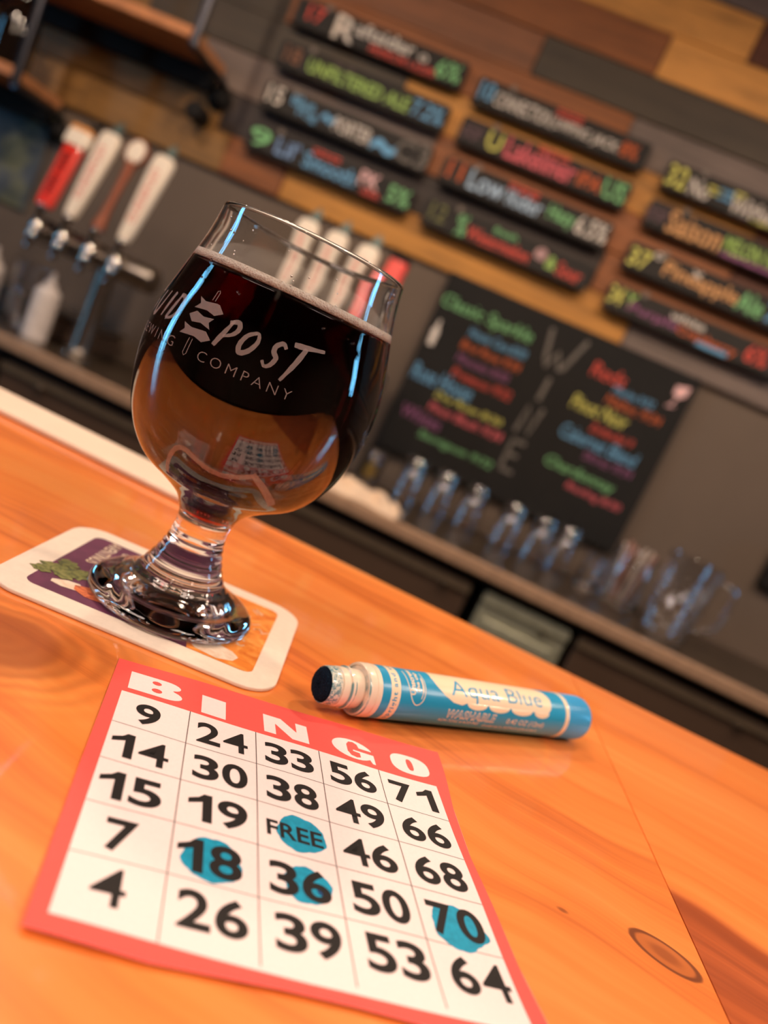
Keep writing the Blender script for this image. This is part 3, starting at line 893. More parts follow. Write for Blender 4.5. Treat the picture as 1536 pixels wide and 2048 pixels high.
on_pen(turned('upright and squeeze', 24.2, 26.8, -6.5, 27.0, 0.02, 1.25), 'lettering', M_blue, 0.06)
# pointed balloon with two words
bal = spline([(30.6, 14.5), (31.4, 8), (33.0, 3.5), (35.6, 1.6), (38.2, 3.5), (39.2, 8), (38.6, 14.5)], 5)
on_pen(join([ribbon(bal, 0.35)]), 'printed_outline', M_lab, 0.04)
on_pen(turned('Unscrew', 32.0, 34.4, 5.0, 16.0, 0.03), 'lettering', M_lab, 0.05)
on_pen(turned('the cap', 34.9, 37.0, 6.2, 14.5, 0.03), 'lettering', M_lab, 0.05)
on_pen(ribbon(spline([(37.2, 3.9), (38.1, 7), (38.0, 12)], 4), [0.3]*4+[0.7]*4+[0.3]), 'printed_stroke', M_lab, 0.05)
cloud = [(43.5, 13.0), (44.0, 17.5), (102.5, 17.5), (107.0, 14.5), (108.8, 10.5), (108.2, 6.6), (106.4, 4.6)]
for c0, r0 in ((102.5, 4.6), (90.5, 6.2), (77.5, 5.8), (65.5, 5.4)):
    cloud += [(c0+r0*math.cos(math.radians(a)), 4.6+2.2*math.sin(math.radians(a))) for a in range(0, -181, -20)]
cloud += [(57.5, 3.6), (53.0, 4.2), (48.5, 6.4), (45.0, 9.6)]
on_pen(fill2d([cloud]), 'printed_cloud', M_lab, 0.04, (4.0, 0.8))
on_pen(fit(text2d('Aqua Blue', -0.004), 52.0, 103.0, 4.7, 13.2), 'lettering', M_blue, 0.07)
bm = fit(text2d('WASHABLE', 0.045, 0.12, 1.1), 51.2, 77.0, -1.9, 1.8); on_pen(bm, 'lettering', M_lab, 0.045)
bm = fit(text2d('WASHABLE', -0.004, 0.12, 1.13), 51.6, 76.6, -1.45, 1.35); on_pen(bm, 'lettering', M_blue, 0.075)
on_pen(fit(text2d('0.42 OZ (12ml)', 0.004), 83.5, 105.5, -2.2, 0.7), 'lettering', M_lab, 0.045)
on_pen(fit(text2d('NON-TOXIC & ACID-FREE', 0.0, 0.2), 49.0, 70.0, -4.0, -2.6), 'lettering', M_lab, 0.045)
on_pen(fit(text2d('Conforms to ASTM D-4236 & EN71', 0.0, 0.2), 72.5, 104.0, -4.6, -3.2), 'lettering', M_lab, 0.045)

# ------------------------------------------------------------------ chalk menu signs on the wall
CHALK = {'w': (225, 215, 205), 'r': (218, 84, 70), 'g': (132, 196, 134), 'b': (112, 172, 214), 'y': (222, 216, 110), 'o': (205, 100, 52),
         'p': (232, 108, 118), 'u': (150, 88, 132), 'v': (92, 72, 78), 't': (226, 168, 110), 'l': (172, 208, 112), 'n': (128, 88, 66), 'i': (178, 204, 228),
         'k': (236, 190, 190), 'e': (112, 112, 70), 'd': (128, 162, 206), 'c': (110, 104, 98)}
CM = {k: plain('chalk_marker_'+k, v, 0.8, var=0.08) for k, v in CHALK.items()}
SZ = {0: [1.942, 1.826, 1.712, 1.598], 1: [1.926, 1.822, 1.712, 1.595], 2: [1.910, 1.809, 1.693, 1.580]}
SX = [(-1.022, -0.512), (-0.468, 0.020), (0.080, 0.575)]
SIGNS = [
    (0, 0, 'topmost chalk sign of the left column, large white lettering over a red line', [('17', -.985, -.935, .25, .9, 'r'), ('R', -.900, -.835, -.05, 1.0, 'w'), ('aftsider', -.84, -.665, .42, 1.0, 'w'), ('PREMIUM LAGER', -.785, -.588, -.02, .30, 'r'), ('o', -.648, -.622, .42, .72, 'w'), ('6%', -.592, -.522, .1, .85, 'g')]),
    (0, 1, 'chalk sign with long yellow green capitals and a blue number at its end', [('18', -1.005, -.955, .2, .9, 'n'), ('UNFILTERED ALE', -.93, -.622, .15, .72, 'l'), ('* *', -.86, -.80, .75, .98, 'v'), ('7.2%', -.612, -.52, .15, .85, 'b')]),
    (0, 2, 'chalk sign with a small blue patch, white word and a large grey oval', [('15', -1.010, -.962, .2, .95, 'w'), ('Blue', -.935, -.865, .48, .95, 'b'), ('Fog', -.91, -.85, .05, .5, 'b'), ('~', -.84, -.80, .3, .7, 'b'), ('PORTER', -.798, -.685, .12, .75, 'w'), ('~', -.68, -.605, .0, .6, 'b'), ('C3', -.612, -.512, .02, .98, 'c')]),
    (0, 3, 'lowest chalk sign of the left column, blue words and a small red ribbon', [('9', -1.014, -.95, .1, .9, 'g'), ("Lil'", -.93, -.862, .1, .85, 'd'), ('Smooth', -.842, -.682, .05, .75, 'b'), ('=====', -.825, -.74, .75, .98, 'r'), ('PK', -.672, -.612, .3, .95, 'k'), ('ale', -.655, -.60, -.02, .3, 'r'), ('5%', -.582, -.516, .1, .85, 'g')]),
    (1, 0, 'topmost chalk sign of the middle column, long white capitals, red ribbon', [('10', -.458, -.418, .2, .95, 'b'), ('CONNECTION', -.412, -.252, .15, .75, 'w'), ('JUMPING', -.245, -.142, .12, .65, 'w'), ('JACK', -.132, -.058, .12, .65, 'w'), ('====', -.245, -.172, .72, 1.0, 'r'), ('8%', -.052, -.006, .2, .8, 'o')]),
    (1, 1, 'chalk sign with a yellow beer glass drawing and large pink lettering', [('#', -.462, -.402, .15, .85, 'v'), ('U', -.386, -.345, .1, .85, 'y'), ('Lakeliner', -.33, -.132, .05, .95, 'p'), ('===', -.25, -.16, .82, 1.05, 'r'), ('IPA', -.122, -.056, .15, .75, 'o'), ('US', -.05, .012, .08, .92, 'g')]),
    (1, 2, 'chalk sign with pale blue words, green word and white end lettering', [('11', -.452, -.41, .2, .95, 'o'), ('Low', -.388, -.285, .1, .95, 'i'), ('Rider', -.272, -.172, .1, .8, 'i'), ('===', -.28, -.195, .72, 1.0, 'r'), ('Hazy', -.155, -.08, .08, .85, 'g'), ('6.5%', -.074, .014, .1, .9, 'w')]),
    (1, 3, 'lowest chalk sign of the middle column, red lettering with a green word above', [('12', -.452, -.405, .2, .95, 'e'), ('%', -.37, -.34, .0, .9, 'g'), ('Watermelon', -.335, -.152, .05, .6, 'r'), ('fresh', -.268, -.2, .7, .98, 'g'), ('@', -.142, -.108, .4, .9, 'k'), ('&', -.104, -.076, .2, .75, 'l'), ('Sour', -.07, .0, .1, .7, 'r')]),
    (2, 0, 'topmost chalk sign of the right column, yellow number and blue yellow ribbon', [('32', .086, .138, .1, .95, 'y'), ('No', .150, .205, .05, .75, 'w'), ('==', .195, .235, .4, .7, 'y'), ('==', .222, .262, .35, .75, 'b'), ('==', .262, .29, .55, .85, 'y'), ('Witbier', .262, .40, .0, .75, 'w'), ('____', .322, .46, -.02, .12, 'y'), ('5%', .48, .55, .1, .9, 'g')]),
    (2, 1, 'chalk sign with a purple square, orange word and green yellow capitals', [('#', .075, .135, .15, .85, 'v'), ('Saison', .140, .285, .0, .95, 't'), ('MELON WEISSE', .295, .50, .15, .8, 'l'), ('_____', .295, .46, -.02, .12, 'u')]),
    (2, 2, 'chalk sign with yellow number, white dot and long orange lettering', [('37', .088, .145, .1, .85, 'y'), ('o', .148, .172, .72, 1.0, 'w'), ('Pineapple', .185, .39, .05, .85, 't'), ('x', .255, .285, .6, .9, 'w'), ('Ale', .39, .46, .1, .9, 'g'), ('7%', .47, .55, .1, .9, 'b')]),
    (2, 3, 'lowest chalk sign of the right column, purple word beside orange lettering', [('34', .085, .122, .2, .95, 'y'), ('Y', .13, .16, .35, .9, 'l'), ('Purple', .145, .285, .08, .55, 'u'), ('white', .255, .35, .55, .9, 'w'), ('Cranberry', .285, .45, .0, .5, 'o'), ('____', .345, .43, -.04, .15, 'b'), ('6%', .47, .53, .15, .9, 'r')]),
]
M_clip = plain('dull_clip', (120, 108, 98), 0.6)
for c, r, lab, items in SIGNS:
    x0, x1 = SX[c]; z0 = SZ[c][r]; h = 0.070
    s = thing('menu_sign', lab, 'sign', (0, 0, 0), group='chalk menu signs on the wooden wall')
    Y = WY-0.045
    link('board', bx(x0, x1, Y, Y+0.018, z0, z0+h, bev=0.002), M_slate, s)
    for px in (x0+0.07, x1-0.07):
        link('hanger', tube(bmesh.new(), [(px, Y+0.018, z0+h*0.8), (px, WY-0.016, z0+h*0.8)], 0.005, 8), M_black, s)
    link('clip', bx(x0+0.085, x0+0.10, Y-0.003, Y, z0+h-0.010, z0+h+0.006, bev=0.001), M_clip, s)
    link('shade_strip', bx(x0, x1, Y-0.010, Y, z0-0.006, z0+0.001, bev=0.001), M_black, s)  # black strip standing in for the shadow under the sign
    for body, a, b_, lo, hi, k in items:
        if b_ > x1: b_ = x1-0.004
        bm = fit(text2d(body, 0.012, 0.0, 1.0, 2), a, b_, z0+0.004+lo*(h-0.008), z0+0.004+hi*(h-0.008))
        for v in bm.verts: v.co = Vector((v.co.x, Y-0.0006, v.co.y))
        link('lettering', face_up(bm, lambda q: Vector((0, -1, 0))), CM[k], s)

# wine board
wb = thing('wine_board', 'large black chalkboard headed WINE below the menu signs', 'board', (0, 0, 0))
Y = WY-0.030
M_wine = plain('wine_board_black', (20, 17, 15), 0.8, var=0.3, scale=5)
link('board', bx(-0.332, 0.408, Y, Y+0.029, 0.985, 1.510, bev=0.003), M_wine, wb)
WT = [('Classic Sparkle', -.322, -.050, 1.405, 1.452, 'g'), ('House Cava 8/30', -.215, -.045, 1.368, 1.394, 'b'), ('Brut Rose 9/34', -.222, -.045, 1.330, 1.356, 'o'),
      ('Moscato 8/30', -.218, -.062, 1.292, 1.316, 'u'), ('Prosecco 9/32', -.213, -.035, 1.250, 1.276, 'r'), ('Rose House', -.318, -.135, 1.200, 1.248, 'b'),
      ('Dry Rose 8/30', -.230, -.026, 1.170, 1.196, 'y'), ('Pinot Blush 9/34', -.233, -.008, 1.136, 1.162, 'p'), ('Whites', -.300, -.180, 1.090, 1.128, 'u'),
      ('Sauvignon 9/32', -.228, .0, 1.050, 1.078, 'g'), ('Reds', .133, .230, 1.405, 1.445, 'r'), ('Merlot 9/32', .210, .325, 1.385, 1.408, 'b'), ('Malbec 9/34', .203, .362, 1.352, 1.378, 'o'),
      ('Pinot Noir', .123, .285, 1.305, 1.345, 'y'), ('Zinfandel 9', .198, .322, 1.268, 1.292, 'r'), ('Cabernet Blend', .130, .352, 1.222, 1.262, 'b'),
      ('Shiraz 9/34', .215, .358, 1.192, 1.214, 'u'), ('Chardonnay', .127, .332, 1.125, 1.165, 'g'), ('Riesling 8/30', .210, .370, 1.092, 1.118, 'p')]
for body, a, b_, lo, hi, k in WT:
    bm = fit(text2d(body, 0.0, 0.1, 1.0, 2), a, b_, lo, hi)
    for v in bm.verts: v.co = Vector((v.co.x, Y-0.0006, v.co.y))
    link('lettering', face_up(bm, lambda q: Vector((0, -1, 0))), CM[k], wb)
for st in ([(-.010, 1.478), (.004, 1.40), (.012, 1.376), (.034, 1.425), (.052, 1.380), (.060, 1.385), (.092, 1.482)], [(.041, 1.352), (.037, 1.285)],
           [(.016, 1.183), (.022, 1.262), (.052, 1.186), (.062, 1.268)]):
    bm = ribbon(st, 0.011)
    for v in bm.verts: v.co = Vector((v.co.x, Y-0.0006, v.co.y))
    link('painted_letter', face_up(bm, lambda q: Vector((0, -1, 0))), CM['c'], wb)
eb = join([ribbon([(.022, 1.160), (.022, 1.070)], 0.010), ribbon([(.018, 1.158), (.060, 1.160)], 0.010), ribbon([(.020, 1.118), (.054, 1.119)], 0.010), ribbon([(.018, 1.072), (.060, 1.072)], 0.010)])
for v in eb.verts: v.co = Vector((v.co.x, Y-0.0006, v.co.y))
link('painted_letter', face_up(eb, lambda q: Vector((0, -1, 0))), CM['c'], wb)
bt = fill2d([[(-.312, 1.303), (-.296, 1.303), (-.294, 1.345), (-.300, 1.358), (-.301, 1.376), (-.307, 1.376), (-.308, 1.358), (-.314, 1.345)]])
gl = join([fill2d([[(.355, 1.470), (.392, 1.478), (.388, 1.450), (.372, 1.440), (.356, 1.448)]]), ribbon([(.371, 1.442), (.362, 1.415)], 0.004), ribbon([(.352, 1.412), (.374, 1.416)], 0.004)])
for bm, k, nm in ((bt, 'w', 'drawn_bottle'), (gl, 'k', 'drawn_wine_glass')):
    for v in bm.verts: v.co = Vector((v.co.x, Y-0.0006, v.co.y))
    link(nm, face_up(bm, lambda q: Vector((0, -1, 0))), CM[k], wb)

# abstract painted panel at the left end of the wall
M_mural, nt, b = newmat('dark_painted_panel')
n1 = noise(nt, coords(nt), 9, 4, 0.6, 1.0); n2 = noise(nt, coords(nt), 5, 2)
nt.links.new(mixc(nt, smooth(nt, n2, 0.45, 0.6), ramp(nt, n1, [(0.35, lin((36, 40, 52))), (0.6, lin((84, 88, 94)))]), ramp(nt, n1, [(0.4, lin((50, 54, 50))), (0.65, lin((128, 126, 88)))])), b.inputs['Base Color'])
b.inputs['Roughness'].default_value = 0.6
mur = thing('painted_panel', 'dark blue and olive painted panel on the wall behind the left taps', 'picture', (0, 0, 0))
link('panel', bx(-2.35, -1.62, WY-0.012, WY, 1.17, 1.50, bev=0.003), M_mural, mur)

# ------------------------------------------------------------------ hanging shelves, upper left
def shelf(x0, x1, z, lab):
    s = thing('wall_shelf', lab, 'shelf', (0, 0, 0), group='cedar shelves hung on pipes')
    link('board', bx(x0, x1, 1.915, WY-0.02, z-0.028, z, bev=0.003), M_copper, s)
    link('back_rail', bx(x0, x1-0.01, WY-0.05, WY-0.022, z-0.085, z-0.030, bev=0.003), M_black, s)
    for px in (x1+0.018, x0+0.25):
        link('pipe', tube(bmesh.new(), [(px, 1.905, z-0.045), (px, 1.905, CH)], 0.012, 12), M_pipe, s)
    link('bracket', tube(bmesh.new(), [(x1+0.018, 1.905, z-0.045), (x1+0.018, WY-0.03, z-0.045)], 0.010, 10), M_pipe, s)
    link('flange', lathe(bmesh.new(), [(0, 0), (0.034, 0), (0.036, 0.006), (0.018, 0.012), (0.016, 0.026), (0, 0.026)], 20, Matrix.Translation((x1+0.018, WY-0.022, z-0.085)) @ Matrix.Rotation(math.radians(90), 4, 'X')), M_black, s, True)
    return s


M_pipe = plain('dark_iron_pipe', (70, 70, 76), 0.3, metal=0.9)
shelf(-2.3, -1.165, 1.775, 'cedar shelf at the top left with its underside in view')
shelf(-2.3, -1.605, 1.512, 'lower cedar shelf at the far left edge carrying the dark growler')
gr = thing('growler', 'dark glass growler jug on the lower left shelf', 'bottle', (-1.695, 1.985, 1.5125))
M_amber = plain('dark_bottle_glass', (22, 14, 10), 0.06, var=0.1, coat=1.0)
link('body', lathe(bmesh.new(), spline([(0, 0), (0.05, 0), (0.056, 0.01), (0.057, 0.11), (0.045, 0.15), (0.02, 0.175), (0.017, 0.20), (0.019, 0.205)], 5), 32), M_amber, gr, True)
link('cap', lathe(bmesh.new(), [(0.019, 0.196), (0.021, 0.198), (0.021, 0.218), (0.018, 0.221), (0, 0.221)], 24), M_black, gr)
link('handle', tube(bmesh.new(), spline([(0.018, 0, 0.188), (0.040, 0, 0.195), (0.050, 0, 0.175), (0.044, 0, 0.150)], 4), 0.005, 8), M_amber, gr, True)
tc = thing('spotlight', 'small black round spotlight fixed below the upper shelf end', 'spotlight', (0, 0, 0))
link('body', lathe(bmesh.new(), spline([(0, 0), (0.022, 0.002), (0.026, 0.02), (0.026, 0.06), (0.020, 0.07), (0, 0.07)], 3), 20, Matrix.Translation((-1.176, WY-0.021, 1.622)) @ Matrix.Rotation(math.radians(90), 4, 'X')), M_black, tc, True)

# ------------------------------------------------------------------ back counter and coolers
bc = thing('back_counter', 'dark steel topped back counter under the chalkboards', 'counter', (0, 0, 0))
M_top = plain('counter_top_metal', (96, 82, 68), 0.33, metal=0.7, scale=20)
M_nose = plain('counter_nosing', (186, 150, 122), 0.4, metal=0.3)
link('worktop', bx(-2.6, 2.4, 1.70, WY-0.001, CZ-0.04, CZ, bev=0.002), M_top, bc)
link('nosing', bx(-2.6, 2.4, 1.682, 1.70, CZ-0.03, CZ+0.002, bev=0.005, seg=3), M_nose, bc)


def cooler(x0, x1, doors, lab, glassy=False, lock=0.12):
    c = thing('bar_cooler', lab, 'cooler', (0, 0, 0), group='coolers under the back counter')
    link('carcass', bx(x0, x1, 1.745, WY-0.02, 0.06, CZ-0.042), M_gasket, c)
    link('grille', bx(x0, x1, 1.72, 1.745, 0.06, 0.16, bev=0.002), M_black, c)
    n = doors; wd = (x1-x0)/n
    for i in range(n):
        a, b_ = x0+i*wd+0.006, x0+(i+1)*wd-0.006
        d = link('door', bx(a, b_, 1.712, 1.743, 0.17, CZ-0.062, bev=0.004), M_bright if glassy else M_dark, c)
        link('top_rail', bx(a, b_, 1.703, 1.7115, CZ-0.085, CZ-0.064, bev=0.002), M_rail if not glassy else M_bright, d)
        link('lock', lathe(bmesh.new(), [(0, 0), (0.009, 0), (0.009, 0.003), (0.006, 0.007), (0, 0.008)], 16, Matrix.Translation((a+lock if i == 0 and n > 1 else b_-0.06, 1.7030, CZ-0.09)) @ Matrix.Rotation(math.radians(90), 4, 'X')), M_chrome, d)
        if glassy:
            for k in range(3):
                link('louver', bx(a+0.02, b_-0.02, 1.7045, 1.7115, CZ-0.15-k*0.09, CZ-0.12-k*0.09, bev=0.003), M_bright, d)
    return c


M_bright = plain('pale_cooler_steel', (196, 196, 172), 0.22, metal=0.55)
M_rail = plain('cooler_top_rail', (136, 118, 98), 0.3, metal=0.6)
cooler(-2.4, -1.235, 1, 'black bar cooler at the far left below the tap tower')
cooler(-1.225, 0.085, 2, 'long charcoal bar cooler behind the beer glass')
cooler(0.108, 0.336, 1, 'narrow shiny steel cooler between two dark coolers', True)
cooler(0.345, 1.75, 2, 'charcoal bar cooler at the right under the glassware', lock=0.40)

# ------------------------------------------------------------------ tap towers
M_redh = plain('red_tap_lacquer', (226, 52, 34), 0.3, var=0.05, coat=0.6)
M_teal = plain('grey_green_metal', (78, 92, 88), 0.4, metal=0.3)
M_woodh = plain('brown_tap_wood', (140, 72, 42), 0.45, scale=30, var=0.2)
M_redtxt = plain('faded_red_print', (214, 112, 100), 0.6)
M_gold = plain('amber_cap', (222, 150, 78), 0.4)


def paddle(bm, prof, th, M):
    """flat tapered handle from (half width, height) profile"""
    sec = []
    for hw, z in prof:
        sec.append([bm.verts.new(M @ Vector((x, y, z))) for x, y in ((-hw, -th*0.5), (-hw*0.75, -th), (hw*0.75, -th), (hw, -th*0.5), (hw, th*0.5), (hw*0.75, th), (-hw*0.75, th), (-hw, th*0.5))])
    for a, b_ in zip(sec, sec[1:]):
        for i in range(8): bm.faces.new((a[i], a[(i+1) % 8], b_[(i+1) % 8], b_[i]))
    bm.faces.new(sec[0][::-1]); bm.faces.new(sec[-1])
    return bm


def handle(kind, x, lab):
    """a tap handle; its foot stands at z 1.205 and it leans back towards the wall"""
    M = Matrix.Rotation(math.radians(-14), 4, 'X')
    t = thing('beer_tap', lab, 'beer tap', (x, 1.775, 1.205), group='beer taps on the towers')
    link('ferrule', lathe(bmesh.new(), [(0, -0.035), (0.009, -0.035), (0.009, -0.008), (0.014, -0.004), (0.014, 0.004), (0, 0.004)], 16, M), M_chrome, t, True)
    if kind == 'white':
        link('paddle', paddle(bmesh.new(), [(0.012, 0.0), (0.017, 0.02), (0.021, 0.08), (0.026, 0.16), (0.0285, 0.215), (0.027, 0.232), (0.020, 0.241)], 0.012, M), M_white, t)
        bm = fit(text2d('GUIDEPOST', 0.01), 0.05, 0.205, -0.010, 0.010)
        for v in bm.verts: v.co = M @ Vector((-v.co.y, -0.0126, v.co.x))
        link('lettering', bm, M_redtxt, t)
        fin = fill2d([[(-0.012, 0), (-0.010, 0.018), (-0.016, 0.018), (0.002, 0.042), (0.016, 0.020), (0.010, 0.018), (0.012, 0)]])
        r = bmesh.ops.extrude_face_region(fin, geom=fin.faces[:])
        for g in r['geom']:
            if isinstance(g, bmesh.types.BMVert): g.co.z = 0.006
        for v in fin.verts: v.co = M @ Vector((v.co.x+0.006, v.co.z-0.003, 0.240+v.co.y))
        link('finial', fin, M_teal, t)
    elif kind in ('red', 'pink'):
        h = 0.172 if kind == 'red' else 0.235
        link('paddle', paddle(bmesh.new(), [(0.019, 0.0), (0.022, 0.006), (0.025, h-0.006), (0.0245, h)], 0.013, M), M_redh, t)
        if kind == 'red':
            link('top', paddle(bmesh.new(), [(0.030, h), (0.034, h+0.006), (0.034, h+0.034), (0.031, h+0.040)], 0.018, M), M_white, t)
            link('cap', paddle(bmesh.new(), [(0.031, h+0.040), (0.031, h+0.047), (0.027, h+0.052)], 0.018, M), M_gold, t)
            bm = tube(bmesh.new(), [M @ Vector(p) for p in spline([(0.0, 0, h+0.05), (0.010, 0, h+0.062), (0.028, 0, h+0.066), (0.040, 0, h+0.082)], 4)], 0.006, 8)
            link('hook', bm, M_black, t, True)
            bm = fit(text2d('HARD CIDER', 0.03), 0.03, h-0.02, -0.010, 0.010)
        else:
            link('cap', paddle(bmesh.new(), [(0.026, h), (0.027, h+0.004), (0.024, h+0.014)], 0.014, M), M_black, t)
            bm = fit(text2d('RED ALE', 0.03), 0.05, h-0.05, -0.008, 0.008)
        for v in bm.verts: v.co = M @ Vector((-v.co.y, -0.0136, v.co.x))
        link('lettering', bm, M_black if kind == 'red' else M_redtxt, t)
    else:
        link('stick', lathe(bmesh.new(), spline([(0, 0), (0.014, 0.0), (0.0165, 0.012), (0.012, 0.04), (0.0095, 0.09), (0.010, 0.14), (0.012, 0.19), (0.010, 0.20)], 4), 20, M), M_woodh, t, True)
        link('disc', lathe(bmesh.new(), [(0, -0.008), (0.030, -0.008), (0.0315, -0.005), (0.0315, 0.008), (0, 0.008)], 32, M @ Matrix.Translation((0, 0, 0.222)) @ Matrix.Rotation(math.radians(90), 4, 'X') @ Matrix.Diagonal((0.9, 1.15, 1, 1))), M_woodh, t)
        link('face', lathe(bmesh.new(), [(0, 0.0), (0.027, 0.0), (0.026, 0.0022), (0, 0.0026)], 32, M @ Matrix.Translation((0, -0.008, 0.222)) @ Matrix.Rotation(math.radians(90), 4, 'X') @ Matrix.Diagonal((0.9, 1.15, 1, 1))), M_white, t)
    return t


def tower(xs, px, lab):
    t = thing('tap_tower', lab, 'tap tower', (0, 0, 0), group='steel tap towers on the back counter')
    z = 1.145; y = 1.845
    link('crossbar', lathe(bmesh.new(), [(0, xs[0]-0.055), (0.030, xs[0]-0.055), (0.034, xs[0]-0.050), (0.034, xs[-1]+0.075), (0.030, xs[-1]+0.08), (0, xs[-1]+0.08)], 28, Matrix(((0, 0, 1, 0), (0, 1, 0, y), (-1, 0, 0, z), (0, 0, 0, 1)))), M_steel, t, True)
    link('column', lathe(bmesh.new(), spline([(0.044, CZ+0.0006), (0.046, CZ+0.008), (0.030, CZ+0.018), (0.026, CZ+0.03)], 3)+[(0.026, z-0.02)], 28, Matrix.Translation((px, y, 0))), M_steel, t, True)
    for x in xs:
        f = link('faucet', tube(bmesh.new(), spline([(x, y-0.03, z+0.005), (x, 1.80, z+0.006), (x, 1.775, z+0.002), (x, 1.765, z-0.025), (x, 1.763, z-0.055)], 4), [0.012]*4+[0.014]*5+[0.013]*4+[0.009]*4, 16), M_chrome, t, True)
        link('collar', lathe(bmesh.new(), spline([(0, -0.024), (0.014, -0.022), (0.018, -0.010), (0.0185, 0.002), (0.015, 0.014), (0.010, 0.022), (0.0, 0.024)], 4), 20, Matrix.Translation((x, 1.775, z+0.004))), M_chrome, f, True)
    return t


LXS = (-1.298, -1.222, -1.142, -1.066)
tower(LXS, -1.118, 'steel tap tower with four faucets left of the beer glass')
handle('red', LXS[0], 'red tap handle with cream top, leftmost on the tower')
handle('white', LXS[1], 'white tap handle between the red and the brown one')
handle('brown', LXS[2], 'slim brown wooden tap handle with a white oval disc')
handle('white', LXS[3], 'white tap handle right of the brown wooden one')
RXS = (-0.655, -0.575, -0.490, -0.412)
tower(RXS, -0.53, 'steel tap tower hidden behind the beer glass bowl')
handle('white', RXS[0], 'leftmost white tap handle seen through the glass rim')
handle('white', RXS[1], 'middle white tap handle seen through the glass rim')
handle('white', RXS[2], 'white tap handle next to the plain red one behind the rim')
handle('pink', RXS[3], 'plain red tap handle right of the glass rim')

# ------------------------------------------------------------------ things on the back counter
M_tumbler = glass_mat('bar_tumbler_glass', (0.95, 0.97, 1.0), 1.5, 0.03, 1.0, 1.7)
PINT = spline([(0, 0.010), (0.024, 0.010), (0.030, 0.002), (0.031, 0.0)], 3)


def tumbler(x, y, lab, rt=0.043, rb_=0.031, h=0.138, flip=False, cat='glass', name='pint_glass', group='glasses on the back counter'):
    t = thing(name, lab, cat, (x, y, CZ+0.0005), group=group)
    o = [(0, 0.0), (rb_-0.002, 0.0), (rb_, 0.003), (rt, h-0.001), (rt-0.001, h), (rt-0.002, h-0.001), (rb_-0.0025, 0.016), (rb_-0.006, 0.012), (0, 0.011)]
    if flip: o = [(r, h-z) for r, z in o]
    bm = lathe(bmesh.new(), o, 40); bmesh.ops.recalc_face_normals(bm, faces=bm.faces)
    autosmooth(link('tumbler', bm, M_tumbler, t), 40)
    return t


PX = [(-0.181, 1.985, 'first upturned glass right of the towel under the chalkboard'), (-0.092, 2.005, 'second upturned glass in the row under the chalkboard'),
      (-0.002, 2.010, 'third upturned glass in the row under the chalkboard'), (0.108, 1.985, 'fourth glass in the row, right after the gap'),
      (0.196, 1.995, 'fifth glass in the row under the chalkboard'), (0.270, 2.04, 'sixth glass in the row, standing further back')]
for i, (x, y, lab) in enumerate(PX): tumbler(x, y, lab, 0.038, 0.030, 0.132, flip=True)
tumbler(0.352, 1.965, 'short glass between the glass row and the glass jar', 0.034, 0.028, 0.095)
j = thing('glass_jar', 'round clear glass jar right of the row of glasses', 'jar', (0.440, 1.975, CZ+0.0005))
bm = lathe(bmesh.new(), spline([(0, 0), (0.045, 0), (0.055, 0.006), (0.064, 0.05), (0.062, 0.10), (0.054, 0.135), (0.057, 0.15), (0.0555, 0.151), (0.0515, 0.135), (0.0585, 0.10), (0.060, 0.05), (0.050, 0.012), (0, 0.010)], 4), 40)
bmesh.ops.recalc_face_normals(bm, faces=bm.faces); link('jar', bm, M_tumbler, j, True)
M_straw = [plain('straw_red', (196, 138, 124), 0.5), plain('straw_cream', (225, 205, 190), 0.5)]
for k in range(6):
    a = k*1.05; link('straw', tube(bmesh.new(), [(0.02*math.cos(a), 0.02*math.sin(a), 0.012), (0.042*math.cos(a), 0.042*math.sin(a), 0.160+0.004*(k % 3))], 0.0035, 8), M_straw[k % 2], j)
pt = thing('pitcher', 'tall clear pitcher at the right end of the glassware', 'pitcher', (0.548, 1.86, CZ+0.0005))
bm = lathe(bmesh.new(), [(0, 0), (0.052, 0), (0.056, 0.005), (0.068, 0.19), (0.070, 0.20), (0.068, 0.201), (0.0655, 0.19), (0.053, 0.012), (0, 0.010)], 44)
bmesh.ops.recalc_face_normals(bm, faces=bm.faces); autosmooth(link('body', bm, M_tumbler, pt), 40)
link('handle', tube(bmesh.new(), spline([(0.066, 0, 0.175), (0.105, 0, 0.17), (0.112, 0, 0.12), (0.098, 0, 0.06), (0.060, 0, 0.04)], 5), 0.007, 10), M_tumbler, pt, True)
lg = tumbler(-0.300, 2.03, 'small glass with a lemon wedge just right of the beer glass', 0.036, 0.028, 0.095)
M_lemon = plain('lemon_peel', (222, 178, 60), 0.5)
lm = tag(link('lemon_wedge', lathe(bmesh.new(), spline([(0, 0), (0.012, 0.003), (0.020, 0.015), (0.019, 0.03), (0.010, 0.042), (0, 0.045)], 4), 24), M_lemon, None, True, (-0.300, 2.03, CZ+0.013)), 'yellow lemon inside the small glass beside the towel', 'lemon')
tw = bmesh.new()
NX, NY = 40, 20
grid = []
random.seed(9)
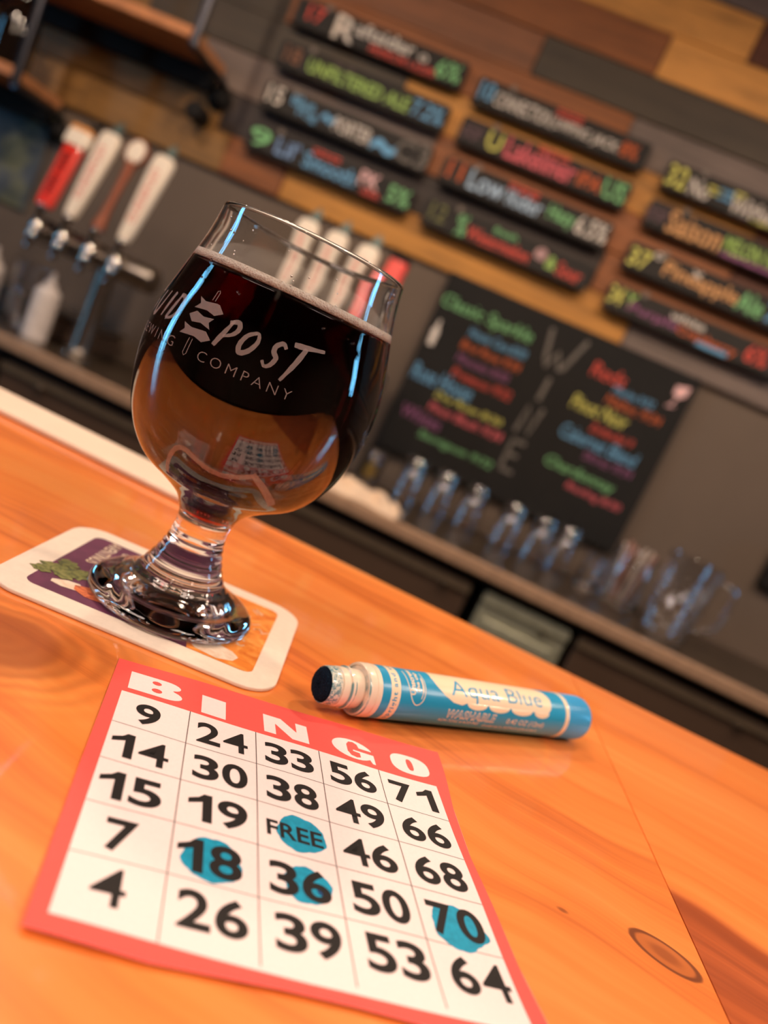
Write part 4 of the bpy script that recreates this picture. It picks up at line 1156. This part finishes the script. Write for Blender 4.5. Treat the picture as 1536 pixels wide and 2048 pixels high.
for i in range(NX+1):
    row = []
    for k in range(NY+1):
        x = -0.40+0.25*i/NX; y = 1.70+0.11*k/NY
        ex = min(1, min(i, NX-i)/3.0)*min(1, min(k, NY-k)/3.0)
        z = CZ+0.003+ex*(0.020+0.010*math.sin(i*0.55+k*0.3)+0.006*math.sin(k*1.1+i*0.2))
        if i > 22: z -= ex*0.004*(i-22)/18
        row.append(tw.verts.new((x+0.006*math.sin(k*0.7), y+0.01*math.sin(i*0.3), z)))
    grid.append(row)
for i in range(NX):
    for k in range(NY): tw.faces.new((grid[i][k], grid[i+1][k], grid[i+1][k+1], grid[i][k+1]))
M_towel = plain('cream_towel', (240, 212, 184), 0.9, scale=300, bmp=0.4)
tag(link('bar_towel', tw, M_towel, None, True), 'cream bar towel bunched on the counter right of the beer glass', 'towel')
# left of the tower
wbt = thing('squeeze_bottle', 'white plastic squeeze bottle left of the tap tower column', 'bottle', (-1.245, 1.83, CZ+0.0005))
M_poly = plain('milky_plastic', (214, 204, 200), 0.4)
link('body', lathe(bmesh.new(), spline([(0, 0), (0.030, 0), (0.033, 0.006), (0.033, 0.115), (0.026, 0.135), (0.016, 0.140)], 4), 28), M_poly, wbt, True)
link('nozzle', lathe(bmesh.new(), [(0.017, 0.138), (0.017, 0.150), (0.009, 0.156), (0.004, 0.180), (0, 0.180)], 20), M_poly, wbt)
tumbler(-1.36, 1.90, 'tall clear tumbler left of the white squeeze bottle', 0.045, 0.034, 0.175)
sb = dup(wbt, (-1.445, 1.86, CZ+0.0005), 'pinkish squeeze bottle at the far left edge of the counter')
cn = thing('ice_bin', 'dark steel bin standing behind the squeeze bottles', 'bin', (0, 0, 0))
link('tub', bx(-1.62, -1.16, 1.96, 2.11, CZ+0.0005, CZ+0.07, bev=0.006), M_dark, cn)
link('rim', bx(-1.63, -1.15, 1.95, 2.12, CZ+0.07, CZ+0.08, bev=0.003), M_steel, cn)
sw = tag(link('wall_switch', bx(0.79, 0.86, WY-0.03, WY, 1.075, 1.19, bev=0.004), M_black), 'small black box on the grey wall at the right edge', 'switch box')
